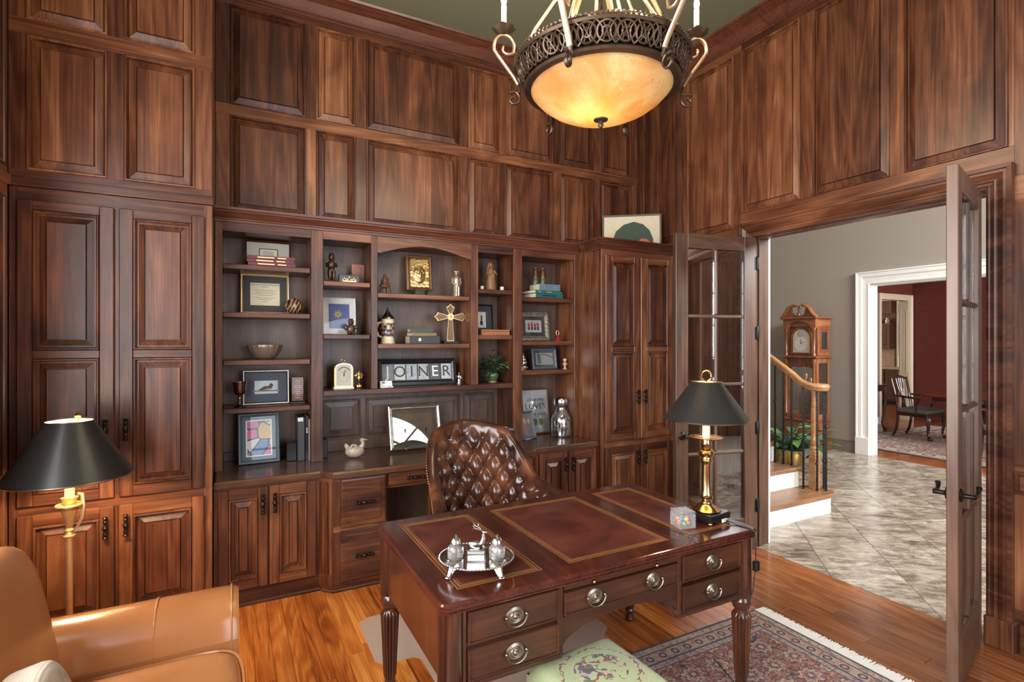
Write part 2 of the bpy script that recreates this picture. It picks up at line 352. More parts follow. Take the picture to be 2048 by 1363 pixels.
def persian(name, hx, hy, bands, f1, f2, f3, f4, sc=9.0):
    """rug in its own object space (half sizes hx, hy): border bands by distance to the edge, floral field"""
    m, t, p = newmat(name); co = coords(t, False); s = nd(t, 'SeparateXYZ', {0: co}).outputs
    dx = mth(t, 'SUBTRACT', hx, mth(t, 'ABSOLUTE', s[0])); dy = mth(t, 'SUBTRACT', hy, mth(t, 'ABSOLUTE', s[1])); d = mth(t, 'MINIMUM', dx, dy)
    v1 = nd(t, 'TexVoronoi', {'Vector': co, 'Scale': sc}, feature='F1').outputs['Distance']
    v2 = nd(t, 'TexVoronoi', {'Vector': co, 'Scale': sc * 2.3}, feature='SMOOTH_F1').outputs['Distance']
    n = nd(t, 'TexNoise', {'Vector': co, 'Scale': sc * 1.4, 'Detail': 4.0, 'Distortion': 2.5}).outputs[0]
    n2 = nd(t, 'TexNoise', {'Vector': co, 'Scale': sc * 5, 'Detail': 2.0}).outputs[0]
    # field: staggered rows of petalled rosettes on a ground of scrolling vines
    px, py = 1.75 / sc, 1.45 / sc; ry = mth(t, 'DIVIDE', s[1], py); row = mth(t, 'FLOOR', ry)
    ux = mth(t, 'SUBTRACT', mth(t, 'FRACT', mth(t, 'ADD', mth(t, 'DIVIDE', s[0], px), mth(t, 'MULTIPLY', row, .5))), .5); uy = mth(t, 'SUBTRACT', mth(t, 'FRACT', ry), .5)
    rr = mth(t, 'SQRT', mth(t, 'ADD', mth(t, 'MULTIPLY', ux, ux), mth(t, 'MULTIPLY', uy, uy)))
    pet = mth(t, 'MULTIPLY', rr, mth(t, 'MULTIPLY_ADD', mth(t, 'COSINE', mth(t, 'MULTIPLY', mth(t, 'ARCTAN2', uy, ux), 8.0)), .16, 1.0))
    pet = mth(t, 'ADD', pet, mth(t, 'MULTIPLY', mth(t, 'SUBTRACT', n, .5), .22))
    vine = mth(t, 'LESS_THAN', mth(t, 'ABSOLUTE', mth(t, 'SUBTRACT', mth(t, 'FRACT', mth(t, 'MULTIPLY', n, 5.0)), .5)), .09)
    fld = mix(t, mth(t, 'GREATER_THAN', n2, .57), f1, f2)
    fld = mix(t, vine, fld, f3)
    fld = mix(t, mth(t, 'GREATER_THAN', v2, .66), fld, f4)
    fld = mix(t, mth(t, 'LESS_THAN', pet, .36), fld, f4); fld = mix(t, mth(t, 'LESS_THAN', pet, .33), fld, f3); fld = mix(t, mth(t, 'LESS_THAN', pet, .25), fld, f2); fld = mix(t, mth(t, 'LESS_THAN', pet, .15), fld, f4); fld = mix(t, mth(t, 'LESS_THAN', pet, .09), fld, f3)
    k2 = mth(t, 'FRACT', mth(t, 'MULTIPLY', mth(t, 'ADD', v2, mth(t, 'MULTIPLY', n, .3)), 3.0))
    brd = ramp(t, k2, [(0, f3), (.45, f3), (.5, f1), (.62, f4), (.75, f2), (.85, f3)], 'CONSTANT')
    col = fld; lo = None
    for lim, c, pat in reversed(bands):
        cc = mix(t, .0 if not pat else 1.0, c, brd)
        if pat: cc = mix(t, .45, cc, c)
        col = mix(t, mth(t, 'LESS_THAN', d, lim), col, cc)
    # rosettes marching along the main border
    bw = bands[3][0] if len(bands) > 3 else bands[1][0]; b0 = bands[2][0] if len(bands) > 3 else bands[0][0]; mid = (bw + b0) / 2; per = (bw - b0) * 1.25
    isx = mth(t, 'LESS_THAN', dx, dy); al = mth(t, 'ADD', mth(t, 'MULTIPLY', s[1], isx), mth(t, 'MULTIPLY', s[0], mth(t, 'SUBTRACT', 1.0, isx)))
    e1 = mth(t, 'MULTIPLY', mth(t, 'SUBTRACT', mth(t, 'FRACT', mth(t, 'DIVIDE', al, per)), .5), per); e2 = mth(t, 'SUBTRACT', d, mid)
    er = mth(t, 'DIVIDE', mth(t, 'SQRT', mth(t, 'ADD', mth(t, 'MULTIPLY', e1, e1), mth(t, 'MULTIPLY', e2, e2))), bw - b0)
    for lim, c in ((.40, f3), (.33, f4), (.2, f2), (.1, f3)): col = mix(t, mth(t, 'LESS_THAN', er, lim), col, c)
    nn = nd(t, 'TexNoise', {'Vector': co, 'Scale': 260.0, 'Detail': 1.0}).outputs[0]
    setp(t, p, col=mix(t, .15, col, mix(t, nn, (.05, .03, .03), (.5, .45, .4))), rough=.95, spec=.1, sheen=.15, norm=bump(t, nn, .5, .003)); return m
# ------------------------------------------------------------------ study shell
ZC = 4.04
XB = 3.52; YA = 4.03; XL = -.985; YF = -1.95
tfA = lambda y0: (lambda u, v, w: (u, y0 - w, v))
tfB = lambda x0: (lambda u, v, w: (x0 - w, u, v))
tfL = lambda x0: (lambda u, v, w: (x0 + w, u, v))
def RP(bw, hi=.004, dp=.018, g=.008): return [(0, .0), (.003, .008), (.009, .009), (.013, .002), (.0135, -dp - g), (.0185, -dp - g), (.019, -dp), (.019 + bw, -.005), (.0195 + bw, -.006 - g), (.0235 + bw, -.006 - g), (.024 + bw, hi)]
def panelling(parent, tf, cols, rows, u0, u1, v0, v1, bw=.035, wu=None, rails=True):
    """stiles, rails and raised panels between them, each a piece of its own"""
    mu = wu or WX
    zs = [v0] + [z for r in rows for z in r] + [v1]
    for i in range(0, len(zs), 2):
        if zs[i + 1] - zs[i] > .004: B(tf).box(u0, u1, zs[i], zs[i + 1], -.03, 0, .0015).obj('rail', mu, parent)
    us = [u0] + [x for c in cols for x in c] + [u1]
    for r in rows:
        for i in range(0, len(us), 2):
            if us[i + 1] - us[i] > .004: B(tf).box(us[i], us[i + 1], r[0], r[1], -.03, 0, .0015).obj('stile', WZ, parent)
        for c in cols: B(tf).rings(c[0], c[1], r[0], r[1], RP(bw), back=-.03).obj('panel', WZ, parent)

# floor boards of the study run towards the bookcase
fl = struct(B().box(-1.1, 3.55, YF - .1, 4.2, -.08, -.006).obj('floor', GAP), 'orange oak strip floor of the study')
x = XL - .08; w = .083
while x < 3.55:
    y = YF - rnd.random() * .9; x1 = min(x + w, 3.55)
    while y < 4.16:
        L = rnd.choice((1.1, 1.5, 1.9, 2.3)); y1 = min(y + L, 4.16)
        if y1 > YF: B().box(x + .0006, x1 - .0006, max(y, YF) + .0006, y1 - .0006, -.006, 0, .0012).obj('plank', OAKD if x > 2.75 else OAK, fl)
        y = y1
    x = x1
struct(bx('ceiling', -1.3, 3.72, YF - .2, 4.3, ZC, ZC + .1, CEIL, b=0), 'dark olive green ceiling of the study')

# back wall: upper panelling above the bookcase, plain wall behind it
wb = B(); wb.box(-1.1, 3.7, YA + .02, 4.3, 2.36, ZC); wb.box(-1.1, 3.7, 4.16, 4.3, 0, 2.36)
wb = struct(wb.obj('wall_back', WX), 'stained wood panelled wall above the bookcase')
colsA = [(-.015, .464), (.532, .810), (.890, 1.641), (1.722, 2.003), (2.069, 2.543), (2.618, 2.984), (3.066, 3.441)]
panelling(wb, tfA(YA), colsA, [(2.45, 3.098), (3.174, 3.844)], -.10, XB, 2.36, ZC)
wl = B(); wl.box(-1.1, -.104, 3.52, 4.05, 2.362, ZC); wl.box(-.106, -.102, 3.495, 4.03, 2.362, ZC)
wl = struct(wl.obj('wall_back_left', WZ), 'projecting panelled wall above the tall left cabinet')
panelling(wl, tfA(3.49), [(-.917, -.587), (-.516, -.188)], [(2.442, 3.122), (3.202, 3.83)], XL, -.102, 2.402, ZC)
bx('ledge', XL, -.096, 3.476, 3.53, 2.357, 2.402, WX, wl)

# right wall with the french door opening
wr = B(); wr.box(XB + .02, 3.70, 2.74, 4.16, 0, ZC); wr.box(XB + .02, 3.70, 1.28, 2.74, 2.39, ZC); wr.box(XB + .02, 3.70, YF, 1.28, 0, ZC)
wr = struct(wr.obj('wall_right', WZ), 'stained wood panelled wall with the double door opening')
tb = tfB(XB)
panelling(wr, tb, [(2.899, 3.38), (3.456, 3.94)], [(.32, 2.28), (2.47, 3.848)], 2.825, YA, 0, ZC, wu=WY)
panelling(wr, tb, [(1.213, 1.691), (1.767, 2.251), (2.341, 2.824 - .0)], [(2.575, 3.848)], 1.19, 2.825, 2.47, ZC, wu=WY)
panelling(wr, tb, [(.62, 1.10), (0, .53), (-.7, -.1)], [(.22, .80), (.95, 2.28), (2.42, 3.848)], YF, 1.19, 0, ZC, wu=WY)
bx('chair_rail', XB - .028, XB + .01, YF, 1.165, .825, .905, WY, wr, .006)
bx('chair_rail_cap', XB - .036, XB + .01, YF, 1.165, .905, .92, WY, wr, .004)
bx('skirting', XB - .02, XB + .01, YF, 1.165, 0, .15, WY, wr, .004)

# left wall with a tall window (daylight), front wall behind the camera with an arched window
wlf = B(); wlf.box(-1.08, XL - .02, YF, -1.4, 0, ZC); wlf.box(-1.08, XL - .02, 2.3, 4.05, 0, ZC); wlf.box(-1.08, XL - .02, -1.4, 2.3, 0, .75); wlf.box(-1.08, XL - .02, -1.4, 2.3, 2.95, ZC)
wlf = struct(wlf.obj('wall_left', WZ), 'panelled wall on the window side of the study')
panelling(wlf, tfL(XL), [(2.5, 2.95), (3.03, 3.43)], [(.35, 2.29), (2.44, 3.83)], 2.4, 3.485, 0, ZC, wu=WY)
bx('band', XL - .01, XL + .016, 2.4, 3.475, 2.357, 2.402, WY, wlf)
def window(name, tf, u0, u1, v0, v1, nu, nv, lab):
    f = B(tf)
    for a, b_, c, d in ((u0 - .08, u0, v0 - .08, v1 + .08), (u1, u1 + .08, v0 - .08, v1 + .08), (u0, u1, v0 - .08, v0), (u0, u1, v1, v1 + .08)): f.box(a, b_, c, d, -.06, .025, .004)
    r = struct(f.obj(name, WX), lab)
    for i in range(1, nu): B(tf).box(u0 + (u1 - u0) * i / nu - .013, u0 + (u1 - u0) * i / nu + .013, v0, v1, -.05, -.02).obj('muntin', WX, r)
    for j in range(1, nv): B(tf).box(u0, u1, v0 + (v1 - v0) * j / nv - .013, v0 + (v1 - v0) * j / nv + .013, -.05, -.02).obj('muntin', WX, r)
    return r
window('window_1', tfL(XL), -1.4, 2.3, .75, 2.95, 4, 4, 'tall study window in the left wall')
wf = B(); wf.box(-1.1, .9, YF - .1, YF, 0, ZC); wf.box(3.1, 3.7, YF - .1, YF, 0, ZC); wf.box(.9, 3.1, YF - .1, YF, 0, .65)
arc = [(2.0 + 1.1 * cos(a), 2.45 + 1.1 * sin(a)) for a in [pi * i / 24 for i in range(25)]]
for i in range(24):
    (xa, za), (xb, zb) = arc[i], arc[i + 1]
    wf.prism([(xa, za), (xb, zb), (xb, ZC), (xa, ZC)], YF - .1, YF, 'y')
wf = struct(wf.obj('wall_front', WZ), 'study wall behind the viewer with an arched window')
wn = B(); wn.tube([(a[0], YF - .03, a[1]) for a in arc], .03, 6)
wn = struct(wn.obj('window_2', BLKF), 'arched study window with radiating glazing bars')
for a in (pi * .25, pi * .5, pi * .75): B().tube([(2.0, YF - .03, 2.45), (2.0 + 1.1 * cos(a), YF - .03, 2.45 + 1.1 * sin(a))], .022, 6).obj('glazing_bar', BLKF, wn)
B().tube([(2.0 + .6 * cos(pi * i / 16), YF - .03, 2.45 + .6 * sin(pi * i / 16)) for i in range(17)], .022, 6).obj('glazing_bar', BLKF, wn)
for zz in (2.45, 1.85, 1.25): B().tube([(.9, YF - .03, zz), (3.1, YF - .03, zz)], .02, 6).obj('glazing_bar', BLKF, wn)
for xx in (1.45, 2.0, 2.55): B().tube([(xx, YF - .03, .65), (xx, YF - .03, 2.45)], .02, 6).obj('glazing_bar', BLKF, wn)

# crown moulding
CR = [(0, 3.895), (.012, 3.895), (.014, 3.905), (.022, 3.908), (.022, 3.918), (.012, 3.922), (.018, 3.945), (.045, 3.985), (.085, 4.005), (.10, 4.012), (.10, 4.022), (.118, 4.026), (.125, ZC), (0, ZC)]
crb = struct(B().sweep(CR, [(-.10, 3.49), (-.10, YA), (XB, YA), (XB, YF)], side=-1).obj('trim_1', CRN), 'stepped crown moulding round the study ceiling')
struct(B().sweep(CR, [(XL, YF), (XL, 3.49), (-.10, 3.49)], side=-1).obj('trim_2', CRN), 'crown moulding over the tall left cabinet')

# casing of the double door
cas = [(0, 0), (0, .014), (.012, .018), (.018, .012), (.03, .014), (.036, .022), (.045, .02), (.05, .014), (.058, .02), (.075, .03), (.088, .03), (.092, .038), (.112, .04), (.112, 0)]
dc = struct(B(tb).sweep(cas, [(1.30, .15), (1.30, 2.375), (2.72, 2.375), (2.72, .15)], side=1).obj('trim_3', WY), 'moulded dark wood casing round the double door')
for a, b_ in ((1.18, 1.30), (2.72, 2.835)): B(tb).box(a, b_, 0, .15, -.02, .046, .004).obj('plinth_block', WZ, dc)
for y0, y1 in ((2.72, 2.745), (1.275, 1.30)): bx('jamb', XB, 3.70, y0, y1, 0, 2.40, DZ, dc)
bx('jamb_head', XB, 3.70, 1.275, 2.745, 2.375, 2.40, DX, dc)
for y0, y1 in ((2.708, 2.72), (1.30, 1.312)): bx('door_stop', 3.575, 3.61, y0, y1, 0, 2.375, DZ, dc)
bx('door_stop', 3.575, 3.61, 1.312, 2.708, 2.363, 2.375, DX, dc)
hc = B()
for y0, y1 in ((2.722, 2.83), (1.19, 1.298)): hc.box(3.70, 3.725, y0, y1, 0, 2.48, .004)
hc.box(3.70, 3.725, 1.298, 2.722, 2.378, 2.48, .004)
struct(hc.obj('trim_4', WHITE), 'white casing on the hall side of the double door')

# the two french door leaves, standing open into the study
def door_leaf(name, lab, loc, rz, hy):
    r = B(); w_, h_, t_ = .692, 2.36, .021; s_ = .102; z0 = .012
    r.mat(0); r.box(0, s_, -t_, t_, z0, h_, .003); r.box(w_ - s_, w_, -t_, t_, z0, h_, .003)
    r.mat(1); r.box(s_, w_ - s_, -t_, t_, h_ - .105, h_, .002); r.box(s_, w_ - s_, -t_, t_, z0, .25, .002)
    o = struct(r.obj(name, [DZ, DX], None, loc, (0, 0, rz)), lab)
    zs = [.25, .752, 1.257, 1.762, h_ - .105]
    for z in zs[1:-1]: B().box(s_, w_ - s_, -.017, .017, z - .012, z + .012, .008).obj('muntin', DX, o)
    for k in range(4):
        for q in (0,): B().box(w_ / 2 - .012, w_ / 2 + .012, -.017, .017, zs[k] + .012 * (k > 0), zs[k + 1] - .012 * (k < 3), .008).obj('muntin', DZ, o)
        for a, b_ in ((s_, w_ / 2 - .012), (w_ / 2 + .012, w_ - s_)): B().box(a, b_, -.003, .003, zs[k] + .012 * (k > 0), zs[k + 1] - .012 * (k < 3)).obj('pane', PANE, o)
    for sd in (-1, 1):
        hb = B(); hx = w_ - .052; hz = .895
        hb.lathe([(.001, 0), (.03, .001), (.031, .004), (.026, .009), (.012, .012), (.0105, .016), (.0105, .05), (.013, .054), (.001, .058)], (0, 0, 0), 20, ax='y')
        hb.tube([(0, .048, 0), (-.02, .05, 0), (-.055, .05, -.002), (-.085, .05, .003), (-.098, .052, .016), (-.094, .052, .026)], [.010, .009, .008, .008, .010, .012], 10)
        o2 = hb.obj('handle', BLKM, o, (hx, sd * t_, hz), (0, 0, 0 if sd > 0 else pi))
        if sd < 0: o2.scale = (-1, 1, 1)
    for z in (.34, .925, 1.64, 2.165):
        B().lathe([(.001, -.055), (.006, -.052), (.009, -.047), (.009, .047), (.006, .052), (.001, .055)], (-.008, hy * (t_ + .004), z), 12).box(-.03, .012, hy * t_ - .002, hy * t_ + .002, z - .045, z + .045).obj('hinge', IRON, o)
    return o
door_leaf('door_1', 'dark glazed french door leaf standing open beside the desk lamp', (3.50, 2.695, 0), R(168.4), 1)
door_leaf('door_2', 'dark glazed french door leaf seen almost edge-on at the right', (3.475, 1.328, 0), R(194.2), -1)

# ------------------------------------------------------------------ hall
def clip(poly, ax, lim, keep_lt):
    out = []
    for i in range(len(poly)):
        a, b_ = poly[i - 1], poly[i]; ia = (a[ax] < lim) == keep_lt; ib = (b_[ax] < lim) == keep_lt
        if ia != ib:
            k = (lim - a[ax]) / (b_[ax] - a[ax]); out.append((a[0] + k * (b_[0] - a[0]), a[1] + k * (b_[1] - a[1])))
        if ib: out.append(b_)
    return out
fh = struct(bx('floor_hall', 3.55, 7.80, -2.0, 7.0, -.08, -.004, GROUT, b=0), 'grey slate tile floor of the hall laid diagonally')
S_ = .4525; q = S_ / math.sqrt(2) * 2
for i in range(-16, 26):
    for j in range(-4, 32):
        p0 = i * S_ + 1.41 / math.sqrt(2); p1 = j * S_ + (.12 if i % 2 else .0) + 4.9 / math.sqrt(2) % S_
        def W2(a, b_): return ((b_ + a) / math.sqrt(2), (b_ - a) / math.sqrt(2))
        g = .0022; poly = [W2(p0 + g, p1 + g), W2(p0 + S_ - g, p1 + g), W2(p0 + S_ - g, p1 + S_ - g), W2(p0 + g, p1 + S_ - g)]
        cx_, cy_ = W2(p0 + S_ / 2, p1 + S_ / 2)
        if not (3.2 < cx_ < 8.2 and .3 < cy_ < 5.6): continue
        poly = clip(clip(clip(clip(poly, 0, 3.552, False), 0, 7.798, True), 1, .4, False), 1, 5.5, True)
        if len(poly) < 3: continue
        cx_ = sum(p[0] for p in poly) / len(poly); cy_ = sum(p[1] for p in poly) / len(poly)
        B().prism([(p[0] - cx_, p[1] - cy_) for p in poly], -.004, .001).obj('tile', TILE, fh, (cx_, cy_, 0))
wh = B(); wh.box(7.78, 7.92, 4.15, 7.0, 0, 4.8); wh.box(7.78, 7.92, 2.25, 4.15, 2.36, 4.8); wh.box(7.78, 7.92, -2.0, 2.25, 0, 4.8)
wh = struct(wh.obj('wall_hall', GREY), 'taupe hall wall with the opening to the dining room')
bx('skirting', 7.757, 7.79, 4.33, 7.0, 0, .14, GREYT, wh, .004); bx('skirting_cap', 7.765, 7.79, 4.33, 7.0, .14, .165, GREYT, wh, .004)
bx('skirting', 7.757, 7.79, -2.0, 2.07, 0, .14, GREYT, wh, .004)
wca = [(0, 0), (0, .02), (.02, .026), (.03, .018), (.09, .022), (.105, .034), (.15, .036), (.16, .045), (.175, .045), (.175, 0)]
oc = struct(B(tfB(7.78)).sweep(wca, [(2.25, .24), (2.25, 2.36), (4.15, 2.36), (4.15, .24)], side=1).obj('trim_5', WHITE), 'wide white casing round the dining room opening')
for a, b_ in ((2.07, 2.25), (4.15, 4.33)): B(tfB(7.78)).box(a, b_, 0, .24, -.02, .05, .004).obj('plinth_block', WHITE, oc)
for a, b_ in ((2.25, 2.265), (4.135, 4.1499)): bx('lining', 7.779, 7.925, a, b_, 0, 2.355, WHITE, oc)
for z0, z1 in ((.3, .95), (1.05, 2.28)): B(lambda u, v, w: (u, 4.134 - w, v)).rings(7.80, 7.90, z0, z1, [(0, .002), (.006, .006), (.012, .001)], back=-.003).obj('lining_panel', WHITE, oc)
bx('lining', 7.779, 7.925, 2.265, 4.135, 2.34, 2.359, WHITE, oc)
hw = B(); hw.box(3.7, 4.3, -2.05, -1.95, 0, 4.8); hw.box(7.5, 7.9, -2.05, -1.95, 0, 4.8); hw.box(4.3, 7.5, -2.05, -1.95, 0, 3.25); hw.box(4.3, 7.5, -2.05, -1.95, 4.7, 4.8)
hwf = struct(hw.obj('wall_hall_front', DZ), 'wood-panelled entrance end of the hall under its high window')
for a in (4.0, 4.75, 5.5, 6.25, 7.0):
    for z0, z1 in ((.3, 1.2), (1.35, 2.9)): B(lambda u, v, w: (u, -1.95 + w, v)).rings(a - .28, a + .28, z0, z1, RP(.04), back=-.01).obj('panel', DZ, hwf)
window('window_3', lambda u, v, w: (u, -1.95 + w, v), 4.3, 7.5, 3.25, 4.7, 5, 2, 'high entrance window of the hall')
struct(bx('wall_hall_end', 3.7, 7.9, 7.0, 7.1, 0, 4.8, GREY, b=0), 'taupe wall at the far end of the hall')
struct(B().box(3.70, 3.712, 2.83, 7.0, 0, 4.8).box(3.70, 3.712, -2.0, 1.19, 0, 4.8).box(3.70, 3.712, 1.19, 2.83, 2.48, 4.8).obj('wall_hall_side', GREY), 'hall side of the study wall')
struct(bx('ceiling_hall', 3.7, 7.9, -2.0, 7.1, 4.8, 4.9, PLAST, b=0), 'white ceiling of the hall')

# ------------------------------------------------------------------ dining room and kitchen beyond
def boards(name, stops):
    m, t, p = newmat(name); co = coords(t, False)
    b_ = nd(t, 'TexBrick', {'Vector': co, 'Scale': 1.0, 'Mortar Size': .0012, 'Brick Width': 1.4, 'Row Height': .083, 'Color1': (.24, .07, .022, 1), 'Color2': (.36, .12, .04, 1), 'Mortar': (.04, .015, .01, 1)})
    v = nd(t, 'Mapping', {'Vector': co, 'Scale': (.05, 1, 1)}).outputs[0]; n = nd(t, 'TexNoise', {'Vector': v, 'Scale': 60.0, 'Detail': 3.0}).outputs[0]
    setp(t, p, col=mix(t, mth(t, 'MULTIPLY', n, .5), b_.outputs[0], (.12, .035, .014)), rough=.2); return m
FLW = boards('far_oak_boards', None)
struct(bx('floor_dining', 7.80, 12.2, -.2, 5.8, -.08, 0, FLW, b=0), 'polished wood floor of the dining room')
struct(bx('floor_kitchen', 9.5, 16.5, 5.8, 10.5, -.08, 0, FLW, b=0), 'polished wood floor of the kitchen')
wd = B(); wd.box(12.07, 12.2, -.2, 5.8, 0, 3.2)
struct(wd.obj('wall_dining', RED), 'dark red grasscloth wall of the dining room')
wd = B(); wd.box(7.92, 10.94, 5.65, 5.8, 0, 3.2); wd.box(11.93, 12.2, 5.65, 5.8, 0, 3.2); wd.box(10.94, 11.93, 5.65, 5.8, 2.39, 3.2)
wd = struct(wd.obj('wall_dining_side', RED), 'dark red grasscloth wall with the kitchen doorway')
bx('skirting', 7.92, 10.85, 5.628, 5.66, 0, .14, WHITE, wd, .004)
kc = struct(B(lambda u, v, w: (u, 5.65 - w, v)).sweep([(0, 0), (0, .018), (.02, .022), (.07, .02), (.085, .032), (.11, .034), (.11, 0)], [(10.94, .2), (10.94, 2.38), (11.93, 2.38), (11.93, .2)], side=-1 * -1).obj('trim_6', CREAM), 'cream casing round the kitchen doorway')
for a, b_ in ((10.83, 10.94), (11.93, 12.04)): bx('plinth_block', a, b_, 5.61, 5.66, 0, .2, CREAM, kc, .004)
for a, b_ in ((10.9405, 10.955), (11.915, 11.9295)): bx('lining', a, b_, 5.645, 5.82, 0, 2.38, CREAM, kc)
for z0, z1 in ((.95, 2.2), (.28, .82)): B(tfB(11.915)).rings(5.67, 5.79, z0, z1, RP(.01), back=-.005).obj('lining_panel', CREAM, kc)
wd = B(); wd.box(7.92, 8.6, -.1, 0, 0, 3.2); wd.box(11.4, 12.2, -.1, 0, 0, 3.2); wd.box(8.6, 11.4, -.1, 0, 0, .5); wd.box(8.6, 11.4, -.1, 0, 2.7, 3.2)
struct(wd.obj('wall_dining_front', RED), 'dining room wall with its added window')
window('window_4', lambda u, v, w: (u, 0 + w, v), 8.6, 11.4, .5, 2.7, 3, 3, 'unseen dining room window put in for daylight')
struct(bx('ceiling_dining', 7.92, 12.2, -.2, 5.8, 3.2, 3.3, PLAST, b=0), 'dining room ceiling')
kw = B(); kw.box(16.3, 16.5, 5.8, 10.5, 0, 3.0); kw.box(9.5, 12.0, 10.4, 10.5, 0, 3); kw.box(14, 16.5, 10.4, 10.5, 0, 3); kw.box(12, 14, 10.4, 10.5, 0, .8); kw.box(12, 14, 10.4, 10.5, 2.6, 3); kw.box(9.4, 9.5, 5.8, 10.5, 0, 3); kw.box(12.2, 16.5, 5.7, 5.8, 0, 3)
struct(kw.obj('wall_kitchen', CREAM), 'warm kitchen walls')
struct(bx('ceiling_kitchen', 9.4, 16.5, 5.8, 10.5, 2.9, 3.0, PLAST, b=0), 'kitchen ceiling')
# ------------------------------------------------------------------ built-in cabinets
def pull(parent, x, y, z, horiz=False):
    """twisted dark bronze bar pull"""
    b = B(); L = .06; k_ = 1.55
    pr = [(.001, -L), (.006, -L + .002), (.0085, -L + .008), (.005, -L + .014), (.0045, -L + .02), (.0075, -L + .027), (.0045, -.02), (.006, -.012), (.009, 0), (.006, .012), (.0045, .02), (.0075, L - .027), (.0045, L - .02), (.005, L - .014), (.0085, L - .008), (.006, L - .002), (.001, L)]
    b.lathe([(r_ * k_, z_) for r_, z_ in pr], (0, -.024, 0), 10, ax='x' if horiz else 'z')
    for s in (-1, 1):
        q = (s * .036, 0, 0) if horiz else (0, 0, s * .036); b.tube([(q[0], 0, q[2]), (q[0], -.024, q[2])], .007, 8)
    return b.obj('handle', BLKM, parent, (x, y, z))
def cab_door(parent, x0, x1, z0, z1, yf, panels, handle=None, sw=.062, bw=.032):
    """frame-and-panel door standing proud of the carcass front yf"""
    t = .02; b = B(); y0 = yf - t
    b.mat(0); b.box(x0, x0 + sw, y0, yf, z0, z1, .004); b.box(x1 - sw, x1, y0, yf, z0, z1, .004)
    zs = [z0] + [z for p in panels for z in p] + [z1]; b.mat(1)
    for i in range(0, len(zs), 2): b.box(x0 + sw - .001, x1 - sw + .001, y0 + .0006, yf, zs[i], zs[i + 1], .003)
    d = b.obj('door', [WZ, WX], parent)
    for p in panels: B(tfA(y0)).rings(x0 + sw, x1 - sw, p[0], p[1], RP(bw), back=-.016).obj('panel', WZ, d)
    if handle: pull(d, handle[0], y0, handle[1])
    return d
def drawer(parent, x0, x1, z0, z1, yf, hz=True, m=None):
    d = B(tfA(yf)).rings(x0, x1, z0, z1, [(0, 0), (0, .012), (.004, .016), (.012, .018), (.03, .018), (.034, .022)], back=-.01).obj('drawer', m or WX, parent)
    if hz: pull(d, (x0 + x1) / 2, yf - .022, (z0 + z1) / 2, True)
    return d
COR = [(0, 2.335), (.012, 2.335), (.014, 2.347), (.022, 2.35), (.022, 2.358), (.03, 2.362), (.042, 2.38), (.052, 2.392), (.052, 2.4), (.064, 2.403), (.066, 2.418), (0, 2.418)]

def tall_cabinet(x0, x1, yf, lab, doors, zsplit, right):
    t = thing('tall_cabinet', lab, 'cabinet', ((x0 + x1) / 2, 3.8, 0))
    t.location = (0, 0, 0); top = 2.355
    b = B(); b.box(x0, x1, yf + .022, 4.15, 0, top); b.obj('carcass', WZ, t)
    # face frame
    ds = doors
    for a, c in ((x0, ds[0][0] + .012), (ds[-1][1] - .012, x1)): bx('face_stile', a, c, yf, yf + .03, 0, top, WZ, t)
    bx('face_stile', ds[0][1] - .012, ds[1][0] + .012, yf, yf + .03, 0, top, WZ, t)
    for a, c in ((0, .10), (zsplit[0] - .012, zsplit[1] + .012), (2.28, top)): bx('face_rail', ds[0][0], ds[-1][1], yf - .0005, yf + .03, a, c, WX, t)
    for k, (a, c) in enumerate(ds):
        hx = c - .033 if k == 0 else a + .033
        cab_door(t, a, c, zsplit[1], 2.288, yf, [(zsplit[1] + .06, 1.489), (1.533, 2.238)], (hx, 1.11))
        cab_door(t, a, c, .095, zsplit[0], yf, [(.155, zsplit[0] - .058)], (hx, .60))
    bx('base_moulding', x0, x1, yf - .018, yf + .01, 0, .055, WX, t, .005)
    if right: B().sweep(COR, [(x0, 3.745), (x0, yf), (x1, yf)], side=-1).obj('cornice', CRN, t)
    return t
tall_cabinet(XL + .002, -.102, 3.49, 'tall four-door panelled cabinet at the left, behind the floor lamp', [(-.949, -.557), (-.535, -.141)], (.704, .748), False)
tc = tall_cabinet(2.67, 3.50, 3.49, 'tall panelled cabinet in the corner with a picture on top', [(2.70, 3.062), (3.075, 3.437)], (.704, .752), True)

def base_cabinet(x0, x1, lab, ds):
    t = thing('base_cabinet', lab, 'cabinet'); yf = 3.55
    bx('carcass', x0, x1, yf + .02, 4.14, 0, .716, WZ, t, 0)
    for a, c in ((x0, ds[0][0] + .012), (ds[0][1] - .01, ds[1][0] + .01), (ds[1][1] - .012, x1)): bx('face_stile', a, c, yf, yf + .03, .0, .716, WZ, t)
    for a, c in ((0, .11), (.69, .716)): bx('face_rail', x0, x1, yf - .0005, yf + .03, a, c, WX, t)
    for k, (a, c) in enumerate(ds): cab_door(t, a, c, .10, .70, yf, [(.158, .642)], ((c - .028) if k == 0 else (a + .028), .60), sw=.056)
    B().sweep([(0, 0), (.018, 0), (.018, .012), (.012, .018), (.012, .03), (0, .036)], [(x0, yf), (x1, yf)], side=-1).obj('base_moulding', WX, t)
    return t
base_cabinet(-.098, .49, 'base cabinet with two raised-panel doors left of the file drawers', [(-.076, .190), (.200, .466)])
base_cabinet(2.08, 2.668, 'base cabinet with two raised-panel doors at the right end of the worktop', [(2.104, 2.37), (2.38, 2.646)])

